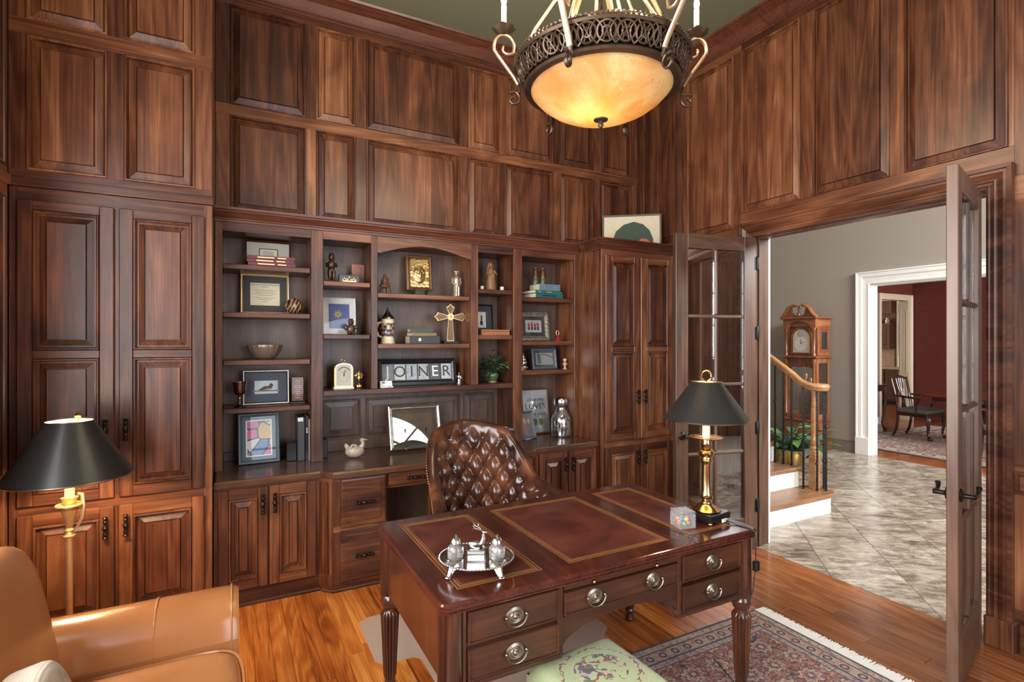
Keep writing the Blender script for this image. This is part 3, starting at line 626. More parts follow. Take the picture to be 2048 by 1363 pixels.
def pedestal(x0, x1, lab, mir):
    """file drawer pedestal with a canted fluted pilaster on its outer edge"""
    t = thing('file_cabinet', lab, 'cabinet'); yf = 3.47; s = -1 if mir else 1
    xo = x1 if mir else x0; xp = xo + (.07 if mir else -.07)
    b = B(); b.box(x0, x1, yf + .02, 4.14, 0, .716); b.prism([(xo, yf + .02), (xp, 3.555), (xp, 4.0), (xo, 4.0)], 0, .716); b.obj('carcass', WZ, t)
    d0, d1 = (x0 + .045, x1 - .01) if not mir else (x0 + .01, x1 - .045)
    for a, c in ((x0, d0 + .01), (d1 - .01, x1)): bx('face_stile', a, c, yf, yf + .03, 0, .716, WZ, t)
    for a, c in ((0, .065), (.37, .41), (.69, .716)): bx('face_rail', x0, x1, yf - .0004, yf + .03, a, c, WX, t)
    drawer(t, d0, d1, .055, .378, yf); drawer(t, d0, d1, .398, .705, yf)
    # pilaster in its own plane: from (xo, yf) to (xp, 3.55)
    L = math.hypot(.07, .08); e = Vector((xp - xo, 3.55 - yf)).normalized(); n = Vector((e.y, -e.x)) * (1 if not mir else -1)
    if n.y > 0: n = -n
    tf = lambda u, v, w: (xo + e.x * u + n.x * w, yf + e.y * u + n.y * w, v)
    pb = B(tf)
    pb.box(0, L, 0, .716, -.02, .004)
    p = pb.obj('pilaster', WZ, t)
    for k in range(4):
        u = .012 + k * (L - .024) / 3; B(tf).prism([(u - .0075, .11), (u + .0075, .11), (u + .0075, .69), (u - .0075, .69)], .004, .009).obj('reed', WZ, p)
    B().sweep([(0, 0), (.018, 0), (.018, .012), (.012, .018), (.012, .03), (0, .036)], [(xp + (xo - xp) * .22, 3.55 + (yf - 3.55) * .22), (xo, yf), (x1 if not mir else x0, yf)], side=1 if mir else -1).obj('base_moulding', WX, t)
    return t
pedestal(.56, .90, 'two-drawer file cabinet with a fluted corner left of the knee hole', False)
pedestal(1.67, 2.01, 'two-drawer file cabinet with a fluted corner right of the knee hole', True)
kd = thing('desk_drawer_unit', 'shallow drawer unit bridging the dark knee hole under the worktop', 'drawer unit')
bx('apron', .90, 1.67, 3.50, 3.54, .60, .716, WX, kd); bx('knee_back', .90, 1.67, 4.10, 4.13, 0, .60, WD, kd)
for a, c in ((.915, 1.27), (1.285, 1.655)): drawer(kd, a, c, .622, .705, 3.50)

wt = [(-.098, 4.14), (-.098, 3.525), (.487, 3.525), (.553, 3.448), (2.017, 3.448), (2.083, 3.525), (2.668, 3.525), (2.668, 4.14)]
wk = B(); pr = [(0, .717), (0, .745), (.006, .755), (.012, .757)]
def inset(poly, d):
    out = []
    for i in range(len(poly)):
        a, p, c = Vector(poly[i - 1]), Vector(poly[i]), Vector(poly[(i + 1) % len(poly)])
        n0 = (p - a).normalized(); n1 = (c - p).normalized(); n0 = Vector((-n0.y, n0.x)); n1 = Vector((-n1.y, n1.x)); q = n0 + n1
        q = q / max(q.length_squared / 2, .2); out.append((p.x + q.x * d, p.y + q.y * d))
    return out
vs_, fs_ = [], []; n_ = len(wt)
for d_, z_ in pr: vs_ += [(x_, y_, z_) for x_, y_ in inset(wt, d_)]
for i in range(len(pr) - 1):
    for k in range(n_): fs_.append((i * n_ + k, i * n_ + (k + 1) % n_, (i + 1) * n_ + (k + 1) % n_, (i + 1) * n_ + k))
fs_ += [tuple(range(n_)), tuple(range(3 * n_, 4 * n_))]
WTOP = wood('worktop_satin', [(0, (.05, .022, .013)), (.5, (.12, .055, .03)), (1, (.22, .11, .062))], 'x', rough=.2, coat=.2)
wk.add(vs_, fs_); tag(wk.obj('worktop', WTOP), 'long dark wood worktop with canted corners under the bookshelves', 'worktop')

# ------------------------------------------------------------------ bookcase hutch
bk = thing('bookcase', 'built-in dark wood bookcase with five bays and an arched centre', 'bookcase', (0, 0, 0))
Z0 = .757; YH = 3.81; YBK = 4.12
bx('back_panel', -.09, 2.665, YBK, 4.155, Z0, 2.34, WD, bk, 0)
bx('top_board', -.09, 2.665, YH + .02, YBK, 2.285, 2.335, WX, bk, 0)
for a, c, z in ((-.098, -.056, Z0), (.471, .549, Z0), (.875, .921, 1.238), (1.650, 1.711, 1.238), (2.027, 2.106, Z0), (2.624, 2.668, Z0)):
    bx('stile', a, c, YH, YH + .022, z, 2.336, WZ, bk, .002)
    m_ = (a + c) / 2; h_ = min(.02, (c - a) / 2)
    for xx in ((a + .001, a + .019) if a > 0 else None, (c - .019, c - .001) if c < 2.66 else None):
        if xx: bx('divider', xx[0], xx[1], YH + .022, YBK, z, 2.29, WZ, bk, 0)
bx('side_panel', -.098, -.058, YH + .022, YBK, Z0, 2.336, WZ, bk, 0); bx('side_panel', 2.626, 2.668, YH + .022, YBK, Z0, 2.336, WZ, bk, 0)
for a, c in ((-.056, .471), (.549, .875), (1.711, 2.027), (2.106, 2.624)): bx('top_rail', a, c, YH + .0005, YH + .022, 2.278, 2.336, WX, bk, .001)
av = [(.921, 2.336), (.921, 2.216), (.945, 2.216), (.96, 2.222)] + [(.96 + .651 * i / 14, 2.222 + .062 * sin(pi * i / 14)) for i in range(1, 14)] + [(1.611, 2.222), (1.626, 2.216), (1.650, 2.216), (1.650, 2.336)]
B().prism(av, YH + .0005, YH + .022, 'y').obj('arched_valance', WX, bk)
B().sweep([(o_, z_ + .0) for o_, z_ in COR], [(-.10, YH), (2.668, YH)], side=-1).obj('cornice', CRN, bk)
bx('cornice_top', -.10, 2.668, YH, YA - .002, 2.40, 2.418, WX, bk, 0)
BAYS = {1: (-.056, .471, (2.075, 1.765, 1.457, 1.147)), 2: (.549, .875, (1.996, 1.626)), 3: (.921, 1.650, (1.928, 1.559)), 4: (1.711, 2.027, (1.993, 1.627)), 5: (2.106, 2.624, (1.945, 1.578, 1.334))}
for a, c, zs in BAYS.values():
    for z in zs: bx('shelf', a + .002, c - .002, YH + .018, YBK, z - .034, z, WX, bk, .004)
bx('shelf', .549, 2.027, YH - .004, YBK, 1.20, 1.238, WX, bk, .004)
# raised panels behind the worktop
bp = tfA(YBK - .011)
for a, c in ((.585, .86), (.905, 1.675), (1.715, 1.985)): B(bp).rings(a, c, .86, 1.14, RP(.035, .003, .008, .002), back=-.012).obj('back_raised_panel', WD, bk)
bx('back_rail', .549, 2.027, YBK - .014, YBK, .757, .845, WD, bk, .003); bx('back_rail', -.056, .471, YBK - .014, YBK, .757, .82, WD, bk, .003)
# ------------------------------------------------------------------ writing desk
def goldline(name):
    return plain(name, (.42, .20, .06), .4, .5, var=.3, scale=120)
TOOL = goldline('gold_tooling')
dk = thing('writing_desk', 'mahogany pedestal writing desk with red leather top and fluted legs', 'desk', (1.307, 1.972, 0)); DX0, DY0 = 1.307, 1.972
hx, hy = .738, .427
def rrect(hx, hy, r, n=6):
    pts = []
    for sx, sy, a0 in ((1, -1, -pi / 2), (1, 1, 0), (-1, 1, pi / 2), (-1, -1, pi)):
        for i in range(n + 1):
            a = a0 + pi / 2 * i / n; pts.append((sx * (hx - r) + r * cos(a), sy * (hy - r) + r * sin(a)))
    return pts
def stack(b, layers):
    """loft equal-length outlines [(pts, z)] with caps"""
    n = len(layers[0][0]); vs = [(p[0], p[1], z) for pts, z in layers for p in pts]
    fs = [(i * n + k, i * n + (k + 1) % n, (i + 1) * n + (k + 1) % n, (i + 1) * n + k) for i in range(len(layers) - 1) for k in range(n)]
    return b.add(vs, fs + [tuple(range(n))[::-1], tuple(range((len(layers) - 1) * n, len(layers) * n))])
rr = lambda d, r=.03: rrect(hx - d, hy - d, r)
stack(B(), [(rr(.012), .722), (rr(.004), .724), (rr(.002), .729), (rr(.006), .732), (rr(.001), .735), (rr(0), .741), (rr(.004), .744), (rr(.001), .747), (rr(0), .753), (rr(.004), .7585), (rr(.008), .76)]).obj('top', MAHY, dk)
for a, c in ((.657, .984), (1.10, 1.592), (1.704, 1.958)):
    p = bx('leather_inset', a - DX0, c - DX0, 1.63 - DY0, 2.315 - DY0, .7575, .7608, LRED, dk, 0)
    for d, w_ in ((.0, .004), (.012, .006), (.024, .002)):
        f = B(); x0, x1, y0, y1 = a - DX0 + d, c - DX0 - d, 1.63 - DY0 + d, 2.315 - DY0 - d
        for q in ((x0, x1, y0, y0 + w_), (x0, x1, y1 - w_, y1), (x0, x0 + w_, y0 + w_, y1 - w_), (x1 - w_, x1, y0 + w_, y1 - w_)): f.box(*q, .7606, .7612)
        f.obj('gold_tooling', TOOL, p)
for a, c in ((.984, 1.10), (1.592, 1.704)):
    for e in (a + .02, c - .023): bx('inlay_line', e - DX0, e + .003 - DX0, 1.60 - DY0, 2.345 - DY0, .7598, .7605, BLKF, dk, 0)
YD = 1.572 - DY0
# carcass: two pedestals and the centre, back, sides
b = B(); zb = .474
b.box(.60 - DX0, 1.03 - DX0, YD + .012, .40, zb, .722); b.box(1.585 - DX0, 2.015 - DX0, YD + .012, .40, zb, .722); b.box(1.03 - DX0, 1.585 - DX0, YD + .012, .40, .60, .722)
b.obj('carcass', MAHZ, dk)
ar = [(1.03 - DX0, .60), (1.03 - DX0, .49)] + [(1.03 - DX0 + .555 * (.5 - .5 * cos(pi * i / 16)), .484 + .088 * sin(pi * i / 16)) for i in range(1, 16)] + [(1.585 - DX0, .49), (1.585 - DX0, .60)]
B().prism(ar, YD + .004, YD + .025, 'y').obj('arched_apron', MAH, dk)
for s in (-1, 1):
    for sy in (-1, 1):
        cx_, cy_ = s * (.738 - .052), sy * (.427 - .055)
        b = B(); b.lathe([(.043, zb - .012), (.043, .722)], (cx_, cy_, 0), 20); b.obj('corner_turret', MAHZ, dk)
        b = B(lambda X, Y, Z, lo=(.012 if sy < 0 else .0005): (X, Y, lo + Z * (.466 - lo) / .466)); b.lathe([(.001, 0), (.02, .0), (.026, .012), (.02, .03), (.017, .042), (.024, .052), (.026, .06), (.021, .07), (.026, .10), (.036, .352), (.038, .368), (.033, .382), (.028, .388), (.028, .396), (.036, .405), (.041, .425), (.038, .445), (.028, .458), (.034, .464), (.001, .466)], (cx_, cy_, 0), 84, .3, 14, frng=(.075, .372)); b.obj('leg', MAHZ, dk)
    sp = tfB(s * (.738 - .030)) if s < 0 else tfL(s * (.738 - .030))
    sp = (lambda u, v, w, s=s: (s * (.70 + w), u, v))
    p = B(sp); p.box(-.335, .335, zb, .722, -.02, 0, .002); p = p.obj('side_panel', MAHZ, dk)
    B(sp).rings(-.325, .335, zb + .03, .712, [(0, .004), (.006, .006), (.012, .004), (.014, .001)], back=-.004).obj('side_veneer', MAHR, p)
bx('base_strip', .605 - DX0, 1.03 - DX0, YD - .002, YD + .03, zb - .014, zb + .008, MAH, dk, .004); bx('base_strip', 1.585 - DX0, 2.01 - DX0, YD - .002, YD + .03, zb - .014, zb + .008, MAH, dk, .004)
for a in (.652, 1.022, 1.593, 1.957): bx('upright', a - .010 - DX0, a + .012 - DX0, YD, YD + .02, zb, .722, MAHZ, dk, .001)
def ohandle(parent, x, z, y):
    b = B(); prof = [(.001, -.012), (.006, -.011), (.008, -.008), (.012, -.006), (.016, -.007), (.02, -.004), (.024, -.005), (.03, -.002), (.033, 0)]
    b.tf = lambda X, Y, Z: (X * 1.12 + x, Y + y, Z * .92 + z); b.lathe(prof, (0, 0, 0), 28, ax='y'); b.tf = None
    b.tube([(x + .04 * cos(t), y - .012 - .004 * sin(t / 2), z + .004 - .034 * sin(t)) for t in [pi * i / 14 for i in range(15)]], .0028, 8)
    for s in (-1, 1): b.ell((x + s * .038, y - .008, z + .003), (.006, .008, .006), 10, 6)
    return b.obj('handle', ABRASS, parent)
def ddrawer(x0, x1, z0, z1, hs):
    d = B(tfA(YD)).rings(x0 - DX0, x1 - DX0, z0, z1, [(0, 0), (0, .008), (.002, .011), (.006, .011), (.008, .004)], back=-.01).obj('drawer', MAH, dk)
    for h in hs: ohandle(d, h - DX0, (z0 + z1) / 2, YD - .006)
ddrawer(.668, 1.012, .606, .712, (.84,)); ddrawer(.668, 1.012, .486, .590, (.84,))
ddrawer(1.605, 1.945, .606, .712, (1.775,)); ddrawer(1.605, 1.945, .486, .590, (1.775,))
ddrawer(1.036, 1.582, .608, .692, (1.17, 1.45))
sl = bx('writing_slide', 1.036 - DX0, 1.582 - DX0, YD - .006, YD + .02, .698, .718, MAH, dk, .002)
for x_ in (1.16, 1.46): B().ell((x_ - DX0, YD - .013, .708), .007, 10, 8).obj('knob', BRASS, sl)

# ------------------------------------------------------------------ tufted swivel chair
ch = thing('desk_chair', 'button-tufted brown leather swivel chair behind the writing desk', 'chair', (1.315, 2.83, 0), R(-3))
def ztop(s):
    a = abs(s)
    if a < .30: return 1.035 - .35 * a * a
    if a < .72: k = (a - .30) / .42; k = k * k * (3 - 2 * k); return 1.0035 * (1 - k) + .73 * k
    return .73 - .035 * (a - .72) / .28
def shell(s, z, off):
    """point on the barrel: s -1..1 round from one arm to the other (back at 0)"""
    a = abs(s); lean = max(0, z - .46) * .26 * max(0, 1 - a * 1.35)
    if a < .62:
        th = s / .62 * (pi / 2); x = (.285 + off) * sin(th); y = (.255 + off) * cos(th)
    else:
        k = (a - .62) / .38; x = math.copysign(.285 + off, s) + math.copysign(.06 * k, s); y = -.28 * k
    return x, y + lean, z
def tuft(s, v):
    p = s * 6.0 + v * 1.76; q = s * 6.0 - v * 1.76
    a = abs(sin(pi * p)) ** .55 * abs(sin(pi * q)) ** .55
    fp = p - round(p); fq = q - round(q)
    return .034 * a - .026 * math.exp(-(fp * fp + fq * fq) / .02)
NI, NR, NO = 46, 10, 10
def prof_pt(u, v):
    s = -1 + 2 * u; zt = ztop(s); k = v * (NI + NR + NO)
    if k <= NI:
        w_ = k / NI; z = .44 + (zt - .44) * w_; e = min(1, (1 - w_) * 6) * min(1, (1 - abs(s)) * 7)
        # roll near the top bulges forward
        tv = tuft(s * 1.0, (z - .44) / .30) * e
        bul = .022 * sin(pi * min(1, max(0, (w_ - .0)))) + .018 * max(0, 1 - (1 - w_) * 7)
        x, y, z = shell(s, z, -tv - bul * .6); return x, y, z
    if k <= NI + NR:
        w_ = (k - NI) / NR; a = pi * w_; x, y, z = shell(s, zt, -.008 + (1 - cos(a)) * .029); return x, y, zt + .026 * sin(a)
    w_ = (k - NI - NR) / NO; z = zt + (.40 - zt) * w_
    return shell(s, z, .05 - .004 * w_)
b = B(); b.grid(prof_pt, 220, NI + NR + NO)
# close the two arm fronts
for u in (0, 1):
    vs_ = [prof_pt(u, j / 66) for j in range(67)]; b.add(vs_, [tuple(range(67))])
b.obj('back_shell', LBRN, ch, ang=70)
for p_ in range(-8, 9):
    for q_ in range(-8, 9):
        s_ = (p_ + q_) / 12.0; v_ = (p_ - q_) / 3.52; z_ = .44 + v_ * .30
        if abs(s_) < .86 and .50 < z_ < ztop(s_) - .085:
            x_, y_, z_ = shell(s_, z_, .004); B().ell((x_, y_ - .003 * cos(s_ / .62 * pi / 2), z_), .0085, 8, 6).obj('button', LBRN, ch)
nl = B()
for k in range(150):
    s_ = -1 + 2 * k / 149.0; x_, y_, z_ = shell(s_, ztop(s_) - .004, .0505); nl.ell((x_, y_, z_), .0058, 6, 4)
for sg in (-1, 1):
    for k in range(12): x_, y_, z_ = shell(sg, .67 - k * .02, .02); nl.ell((x_, y_ - .002, z_), .0052, 6, 4)
nl = nl.obj('nailhead_trim', BRASS, ch); nl['kind'] = 'stuff'
sb = [(x_ * .98, y_ * 1.0 - .03) for x_, y_ in rrect(.265, .265, .09, 6)]
stack(B(), [([(x_ * .96, y_ * .96) for x_, y_ in sb], .38), (sb, .40), (sb, .46), ([(x_ * .95, y_ * .95) for x_, y_ in sb], .49), ([(x_ * .7, y_ * .7) for x_, y_ in sb], .50)]).obj('seat', LBRN, ch)
B().lathe([(.03, .12), (.03, .36), (.09, .37), (.09, .38)], (0, 0, 0), 20).obj('column', BLKM, ch)
for k in range(5):
    a = 2 * pi * k / 5 + .3; b = B(); b.tube([(0, 0, .14), (.14 * cos(a), .14 * sin(a), .12), (.28 * cos(a), .28 * sin(a), .072)], [.03, .026, .018], 10).obj('leg', DARKW, ch)
    B().ell((.28 * cos(a), .28 * sin(a), .032), (.022, .022, .026), 12, 8).obj('caster', BRASS, ch)

# ------------------------------------------------------------------ leather armchair at the left
ac = thing('armchair', 'tan leather club armchair with rolled arms in the left corner', 'armchair', (-.45, 1.80, 0))
def loftx(b, secs):
    """loft closed sections [(x, [(y,z)...])] along x"""
    n = len(secs[0][1]); b.s = True
    vs = [(x, y, z) for x, s in secs for y, z in s]
    fs = [(i * n + k, i * n + (k + 1) % n, (i + 1) * n + (k + 1) % n, (i + 1) * n + k) for i in range(len(secs) - 1) for k in range(n)]
    b.add(vs, fs); b.s = False
    b.add([vs[k] for k in range(n)], [tuple(range(n))[::-1]]); b.add([vs[-n + k] for k in range(n)], [tuple(range(n))]); return b
def arm_sec(yi, yo, zt, k=1.0):
    """inside yi, outside yo: flat inner face sweeping up to a rounded roll"""
    w_ = yo - yi; P = [(yi, .12), (yi, .36), (yi + .004, .46), (yi + .03 * w_, zt - .15)]
    cy_, cz, r_ = (yi + yo) / 2 + .02, zt - .115, .115
    P += [(cy_ - (abs(w_) / 2 + .0) * math.copysign(1, w_) * cos(a) * k, cz + r_ * sin(a)) for a in [pi * i / 12 for i in range(1, 12)]]
    P += [(yo + .0, zt - .16), (yo - .02 * w_, zt - .25), (yo - .05 * w_, .12)]; return P
for sg in (1, -1):
    def ysec(d=0, zt=.605): 
        s_ = arm_sec(.435 - d, .70, zt); return [(sg * y_, z_) for y_, z_ in s_]
    b = B(); xs = [-.42, -.2, 0, .2, .40, .455, .472]; secs = []
    for i, x_ in enumerate(xs):
        e = (0, 0, 0, 0, 0, .006, .03)[i]; zt = .60; s_ = ysec(0, zt); cyy = sum(p[0] for p in s_) / len(s_); czz = .4
        secs.append((x_, [(cyy + (p[0] - cyy) * (1 - e * 2), czz + (p[1] - czz) * (1 - e * 2)) for p in s_]))
    a_ = loftx(b, secs).obj('arm', LTAN, ac, ang=60)
    for x_ in (.2, .447):
        s_ = ysec(-.001, .60); q = [(x_, p[0] * 1.003, p[1] + .002) for p in s_[1:-1]]; B().tube(q, .0035, 6).obj('welt', LTAN, a_)
def cushion(nx, ny, hx, hy, hz, r=.5, sag=0):
    b = B()
    def f(u, v):
        th = 2 * pi * u; ph = -pi / 2 + pi * v; e = .32
        c = lambda t, p_: math.copysign(abs(t) ** p_, t)
        return hx * c(cos(ph), e) * c(cos(th), e), hy * c(cos(ph), e) * c(sin(th), e), hz * c(sin(ph), .62) + sag * 0
    return b.grid(f, nx, ny, True)
sc_ = cushion(64, 20, .33, .433, .085).obj('seat_cushion', LTAN, ac, (.155, 0, .395), ang=80)
B().tube([(.33 * math.copysign(abs(cos(t)) ** .32, cos(t)), .433 * math.copysign(abs(sin(t)) ** .32, sin(t)), .048) for t in [2 * pi * i / 64 for i in range(64)]], .005, 6, True).obj('welt', LTAN, sc_)
stack(B(), [(rrect(.40, .66, .05), .09), (rrect(.42, .68, .05), .12), (rrect(.42, .68, .05), .32), (rrect(.41, .67, .05), .33)]).obj('base', LTAN, ac)
cushion(64, 24, .125, .40, .31).obj('back_cushion', LTAN, ac, (-.17, .02, .665), (0, R(-10), 0), ang=80)
stack(B(), [(rrect(.09, .62, .06), .12), (rrect(.10, .64, .08), .5), (rrect(.10, .56, .09), .78), (rrect(.075, .48, .07), .88), (rrect(.03, .42, .028), .905)]).obj('back', LTAN, ac, (-.40, 0, 0), ang=70)
for sx in (-.36, .36):
    for sy in (-.6, .6): B().lathe([(.001, 0), (.02, 0), (.03, .03), (.032, .09), (.001, .092)], (sx, sy, 0), 16).obj('foot', DARKW, ac)
def throwm():
    m, t, p = newmat('grey_beige_weave'); co = coords(t); n = nd(t, 'TexNoise', {'Vector': co, 'Scale': 14.0, 'Detail': 4.0}).outputs[0]
    w_ = nd(t, 'TexWave', {'Vector': co, 'Scale': 40.0, 'Distortion': 3.0}).outputs[0]
    setp(t, p, col=mix(t, w_, ramp(t, n, [(.3, (.32, .25, .18)), (.7, (.62, .53, .42))]), (.5, .43, .35)), rough=.9, norm=bump(t, w_, .4)); return m
tp = cushion(48, 20, .06, .18, .16).obj('throw_pillow', throwm(), None, (-.405, 1.56, .63), (R(8), R(-14), R(-4)), ang=80)
tag(tp, 'grey-beige woven throw pillow leaning in the leather armchair', 'pillow')

# ------------------------------------------------------------------ lamps
def shade_obj(parent, r0, r1, z0, z1, outer, inner):
    b = B(); sg = 48; t = .0025; pr = [(r0, z0), (r1, z1), (r1 - t, z1), (r0 - t, z0)]; b.s = True
    vs = [(r * cos(2 * pi * i / sg), r * sin(2 * pi * i / sg), z) for r, z in pr for i in range(sg)]
    fsA = [(i, (i + 1) % sg, sg + (i + 1) % sg, sg + i) for i in range(sg)]; fsB = [(k * sg + i, k * sg + (i + 1) % sg, ((k + 1) % 4) * sg + (i + 1) % sg, ((k + 1) % 4) * sg + i) for k in (1, 2, 3) for i in range(sg)]
    b.v = vs; b.f = fsA + fsB; b.m = [0] * len(fsA) + [1] * len(fsB); b.sm = [True] * len(b.f)
    o = b.obj('shade', [outer, inner], parent, ang=30)
    for r_, z_ in ((r0, z0), (r1, z1)): B().tube([(r_ * cos(2 * pi * i / sg), r_ * sin(2 * pi * i / sg), z_) for i in range(sg)], .0032, 6, True).obj('shade_trim', ABRASS, o)
    return o
SHD = plain('black_parchment_shade', (.018, .017, .016), .34, var=.25, scale=80); SHI = plain('gold_foil_lining', (.75, .55, .25), .3, .8, var=.05)
SHW = plain('white_shade_lining', (.85, .8, .7), .6, var=.02)
def point(name, loc, e, col, r=.02, parent=None):
    l = bpy.data.lights.new(name, 'POINT'); l.energy = e; l.color = col; l.shadow_soft_size = r
    o = bpy.data.objects.new(name, l); C.objects.link(o); o.location = loc
    if parent: o.parent = parent
    return o
WARM = (1, .72, .40)
fp = thing('floor_lamp', 'slim gold floor lamp with a wide black cone shade beside the armchair', 'lamp', (-.645, 3.02, 0))
B().lathe([(.001, 0), (.13, 0), (.132, .012), (.11, .022), (.06, .035), (.025, .06), (.018, .08), (.001, .082)], (0, 0, 0), 32).obj('base', GOLD, fp)
B().lathe([(.011, .06), (.012, .2), (.0155, .70), (.016, .71)], (0, 0, 0), 16).obj('pole', GOLD, fp)
b = B(lambda X, Y, Z: (X, Y, Z - .045)); b.lathe([(.001, .745), (.024, .75), (.026, .757), (.016, .764), (.014, .772), (.02, .782), (.012, .79), (.02, .83), (.03, .862), (.032, .872), (.02, .874), (.045, .886), (.052, .892), (.05, .897), (.02, .898), (.03, .92), (.032, .926), (.001, .927)], (0, 0, 0), 24)
b.tube([(.028, -.0, .79), (.045, 0, .83), (.05, 0, .88), (.045, 0, .935), (.03, 0, .94)], [.006, .009, .009, .008, .007], 8); b.obj('scroll_cup', GOLD, fp)
B().lathe([(.001, .88), (.0185, .88), (.0185, .99), (.001, .991)], (0, 0, 0), 16).obj('candle_sleeve', CANDLE, fp)
B().ell((0, 0, 1.075), (.026, .026, .038), 14, 10).obj('bulb', BULB, fp)
B().lathe([(.004, .985), (.004, 1.235), (.012, 1.236), (.014, 1.246), (.006, 1.256), (.001, 1.26)], (.03, 0, 0), 12).tube([(-.083, 0, 1.215), (.083, 0, 1.215)], .002, 6).tube([(0, -.083, 1.215), (0, .083, 1.215)], .002, 6).obj('finial', BRASS, fp)
shade_obj(fp, .235, .088, .975, 1.222, SHD, SHW)
point('floor_lamp_glow', (0, 0, 1.10), 75, WARM, .03, fp)

dl = thing('desk_lamp', 'brass candlestick desk lamp with a black cone shade on the desk corner', 'lamp', (1.925, 1.735, .7605), R(8))
bx('plinth', -.075, .075, -.075, .075, .014, .045, BLACK, dl, .003)
for sx in (-.062, .062):
    for sy in (-.062, .062): B().ell((sx, sy, .008), (.011, .011, .008), 10, 6).obj('foot', BRASS, dl)
B().lathe([(.001, .045), (.062, .046), (.064, .05), (.05, .062), (.035, .07), (.026, .078), (.024, .084), (.018, .086), (.018, .096), (.028, .10), (.031, .108), (.025, .116), (.0215, .13), (.020, .25), (.022, .262), (.026, .268), (.028, .274), (.023, .28), (.022, .288), (.032, .296), (.037, .308), (.032, .32), (.02, .328), (.022, .338), (.026, .346), (.02, .356), (.02, .37), (.001, .371)], (0, 0, 0), 28).obj('column', plain('antique_brass', (.48, .345, .17), .2, 1, var=.2, scale=30), dl)
B().lathe([(.02, .368), (.05, .37), (.072, .378), (.074, .381), (.07, .382), (.03, .375), (.02, .375)], (0, 0, 0), 36).obj('drip_pan', BRASS, dl)
B().lathe([(.001, .374), (.0175, .374), (.0175, .475), (.001, .476)], (0, 0, 0), 16).obj('candle_sleeve', CANDLE, dl)
B().ell((0, 0, .53), (.026, .026, .04), 14, 10).obj('bulb', BULB, dl)
B().lathe([(.003, .48), (.003, .632), (.009, .636), (.001, .64)], (.0, 0, 0), 10).obj('stem', BRASS, dl)
B().tube([(.024 * cos(2 * pi * i / 20) * cos(YAW), -.024 * cos(2 * pi * i / 20) * sin(YAW), .660 + .024 * sin(2 * pi * i / 20)) for i in range(20)], .0042, 8, True).obj('ring_finial', BRASS, dl)
shade_obj(dl, .188, .067, .462, .632, SHD, SHI)
bx('tag', .005, .04, -.078, -.0755, .005, .02, PAPER, dl, 0, rot=(.0, 0, 0))
point('desk_lamp_glow', (0, 0, .475), 5, WARM, .025, dl)
cd = B().tube([(1.965, 1.66, .775), (1.985, 1.62, .763), (2.0, 1.56, .762), (2.004, 1.536, .752), (2.004, 1.535, .70), (2.0, 1.533, .60), (1.985, 1.535, .50), (1.97, 1.54, .462), (1.962, 1.55, .44), (1.955, 1.56, .30), (1.965, 1.57, .15), (1.99, 1.575, .06), (2.03, 1.66, .018), (2.1, 1.85, .016)], .0028, 6)
cd = cd.obj('lamp_cord', BLKF); tag(cd, 'thin brown lamp cord hanging down the right front of the desk', 'cord')
bx('inline_switch', 1.99, 2.018, 1.522, 1.545, .585, .63, BLACK, cd, .005)

# ------------------------------------------------------------------ chandelier
cn = thing('chandelier', 'wrought iron bowl chandelier with amber glass and candle arms', 'chandelier', (1.385, 1.815, 2.497), -YAW)
def amber():
    m, t, p = newmat('amber_alabaster_glass'); co = coords(t, False)
    n = nd(t, 'TexNoise', {'Vector': co, 'Scale': 4.5, 'Detail': 5.0, 'Distortion': 1.0}).outputs[0]; n2 = nd(t, 'TexNoise', {'Vector': co, 'Scale': 40.0, 'Detail': 6.0, 'Roughness': .7, 'Distortion': 2.0}).outputs[0]
    c = ramp(t, n, [(.3, (.72, .42, .17)), (.45, (.84, .58, .30)), (.6, (.93, .77, .50)), (.75, (.97, .88, .68))])
    c = mix(t, mth(t, 'MULTIPLY', mth(t, 'GREATER_THAN', n2, .58), .4), c, (.55, .33, .14))
    out = t.nodes['Material Output']; t.nodes.remove(p)
    sh = nd(t, 'MixShader', {0: .82, 1: nd(t, 'BsdfDiffuse', {'Color': c}).outputs[0], 2: nd(t, 'BsdfTranslucent', {'Color': c}).outputs[0]})
    t.links.new(nd(t, 'MixShader', {0: .05, 1: sh.outputs[0], 2: nd(t, 'BsdfGlossy', {'Roughness': .12}).outputs[0]}).outputs[0], out.inputs['Surface']); return m
AMB = amber(); IRB = plain('bronze_iron', (.085, .055, .035), .42, .75, var=.5, scale=40)
BEI = plain('antiqued_gold_iron', (.45, .30, .17), .38, .7, var=.3, scale=30)
bowl = [(.001, .024), (.05, .026), (.11, .036), (.17, .055), (.22, .08), (.262, .11), (.29, .14), (.305, .158), (.30, .16), (.28, .14), (.21, .082), (.11, .042), (.001, .03)]
B().lathe(bowl, (0, 0, 0), 64).obj('glass_bowl', AMB, cn)
fi = B(); fi.lathe([(.001, -.012), (.008, -.01), (.013, 0), (.009, .006), (.012, .01), (.011, .014), (.03, .02), (.031, .024), (.001, .028)], (0, 0, 0), 20); fi.obj('finial', IRB, cn)
b = B(); b.lathe([(.295, .148), (.322, .15), (.33, .158), (.322, .168), (.308, .17), (.298, .162)], (0, 0, 0), 64); b.obj('lower_ring', IRB, cn)
b = B(); b.lathe([(.352, .238), (.365, .236), (.372, .245), (.368, .255), (.355, .256)], (0, 0, 0), 72)
for k in range(120):
    a = 2 * pi * k / 120; b.ell((.366 * cos(a), .366 * sin(a), .257), (.010, .006, .007), 6, 4, Matrix.Rotation(a + .9, 3, 'Z'))
b.obj('rope_ring', IRB, cn)
fr = B()
def cyl_pt(a, z): r = .326 + (.362 - .326) * (z - .165) / .075; return (r * cos(a), r * sin(a), z)
NF = 30
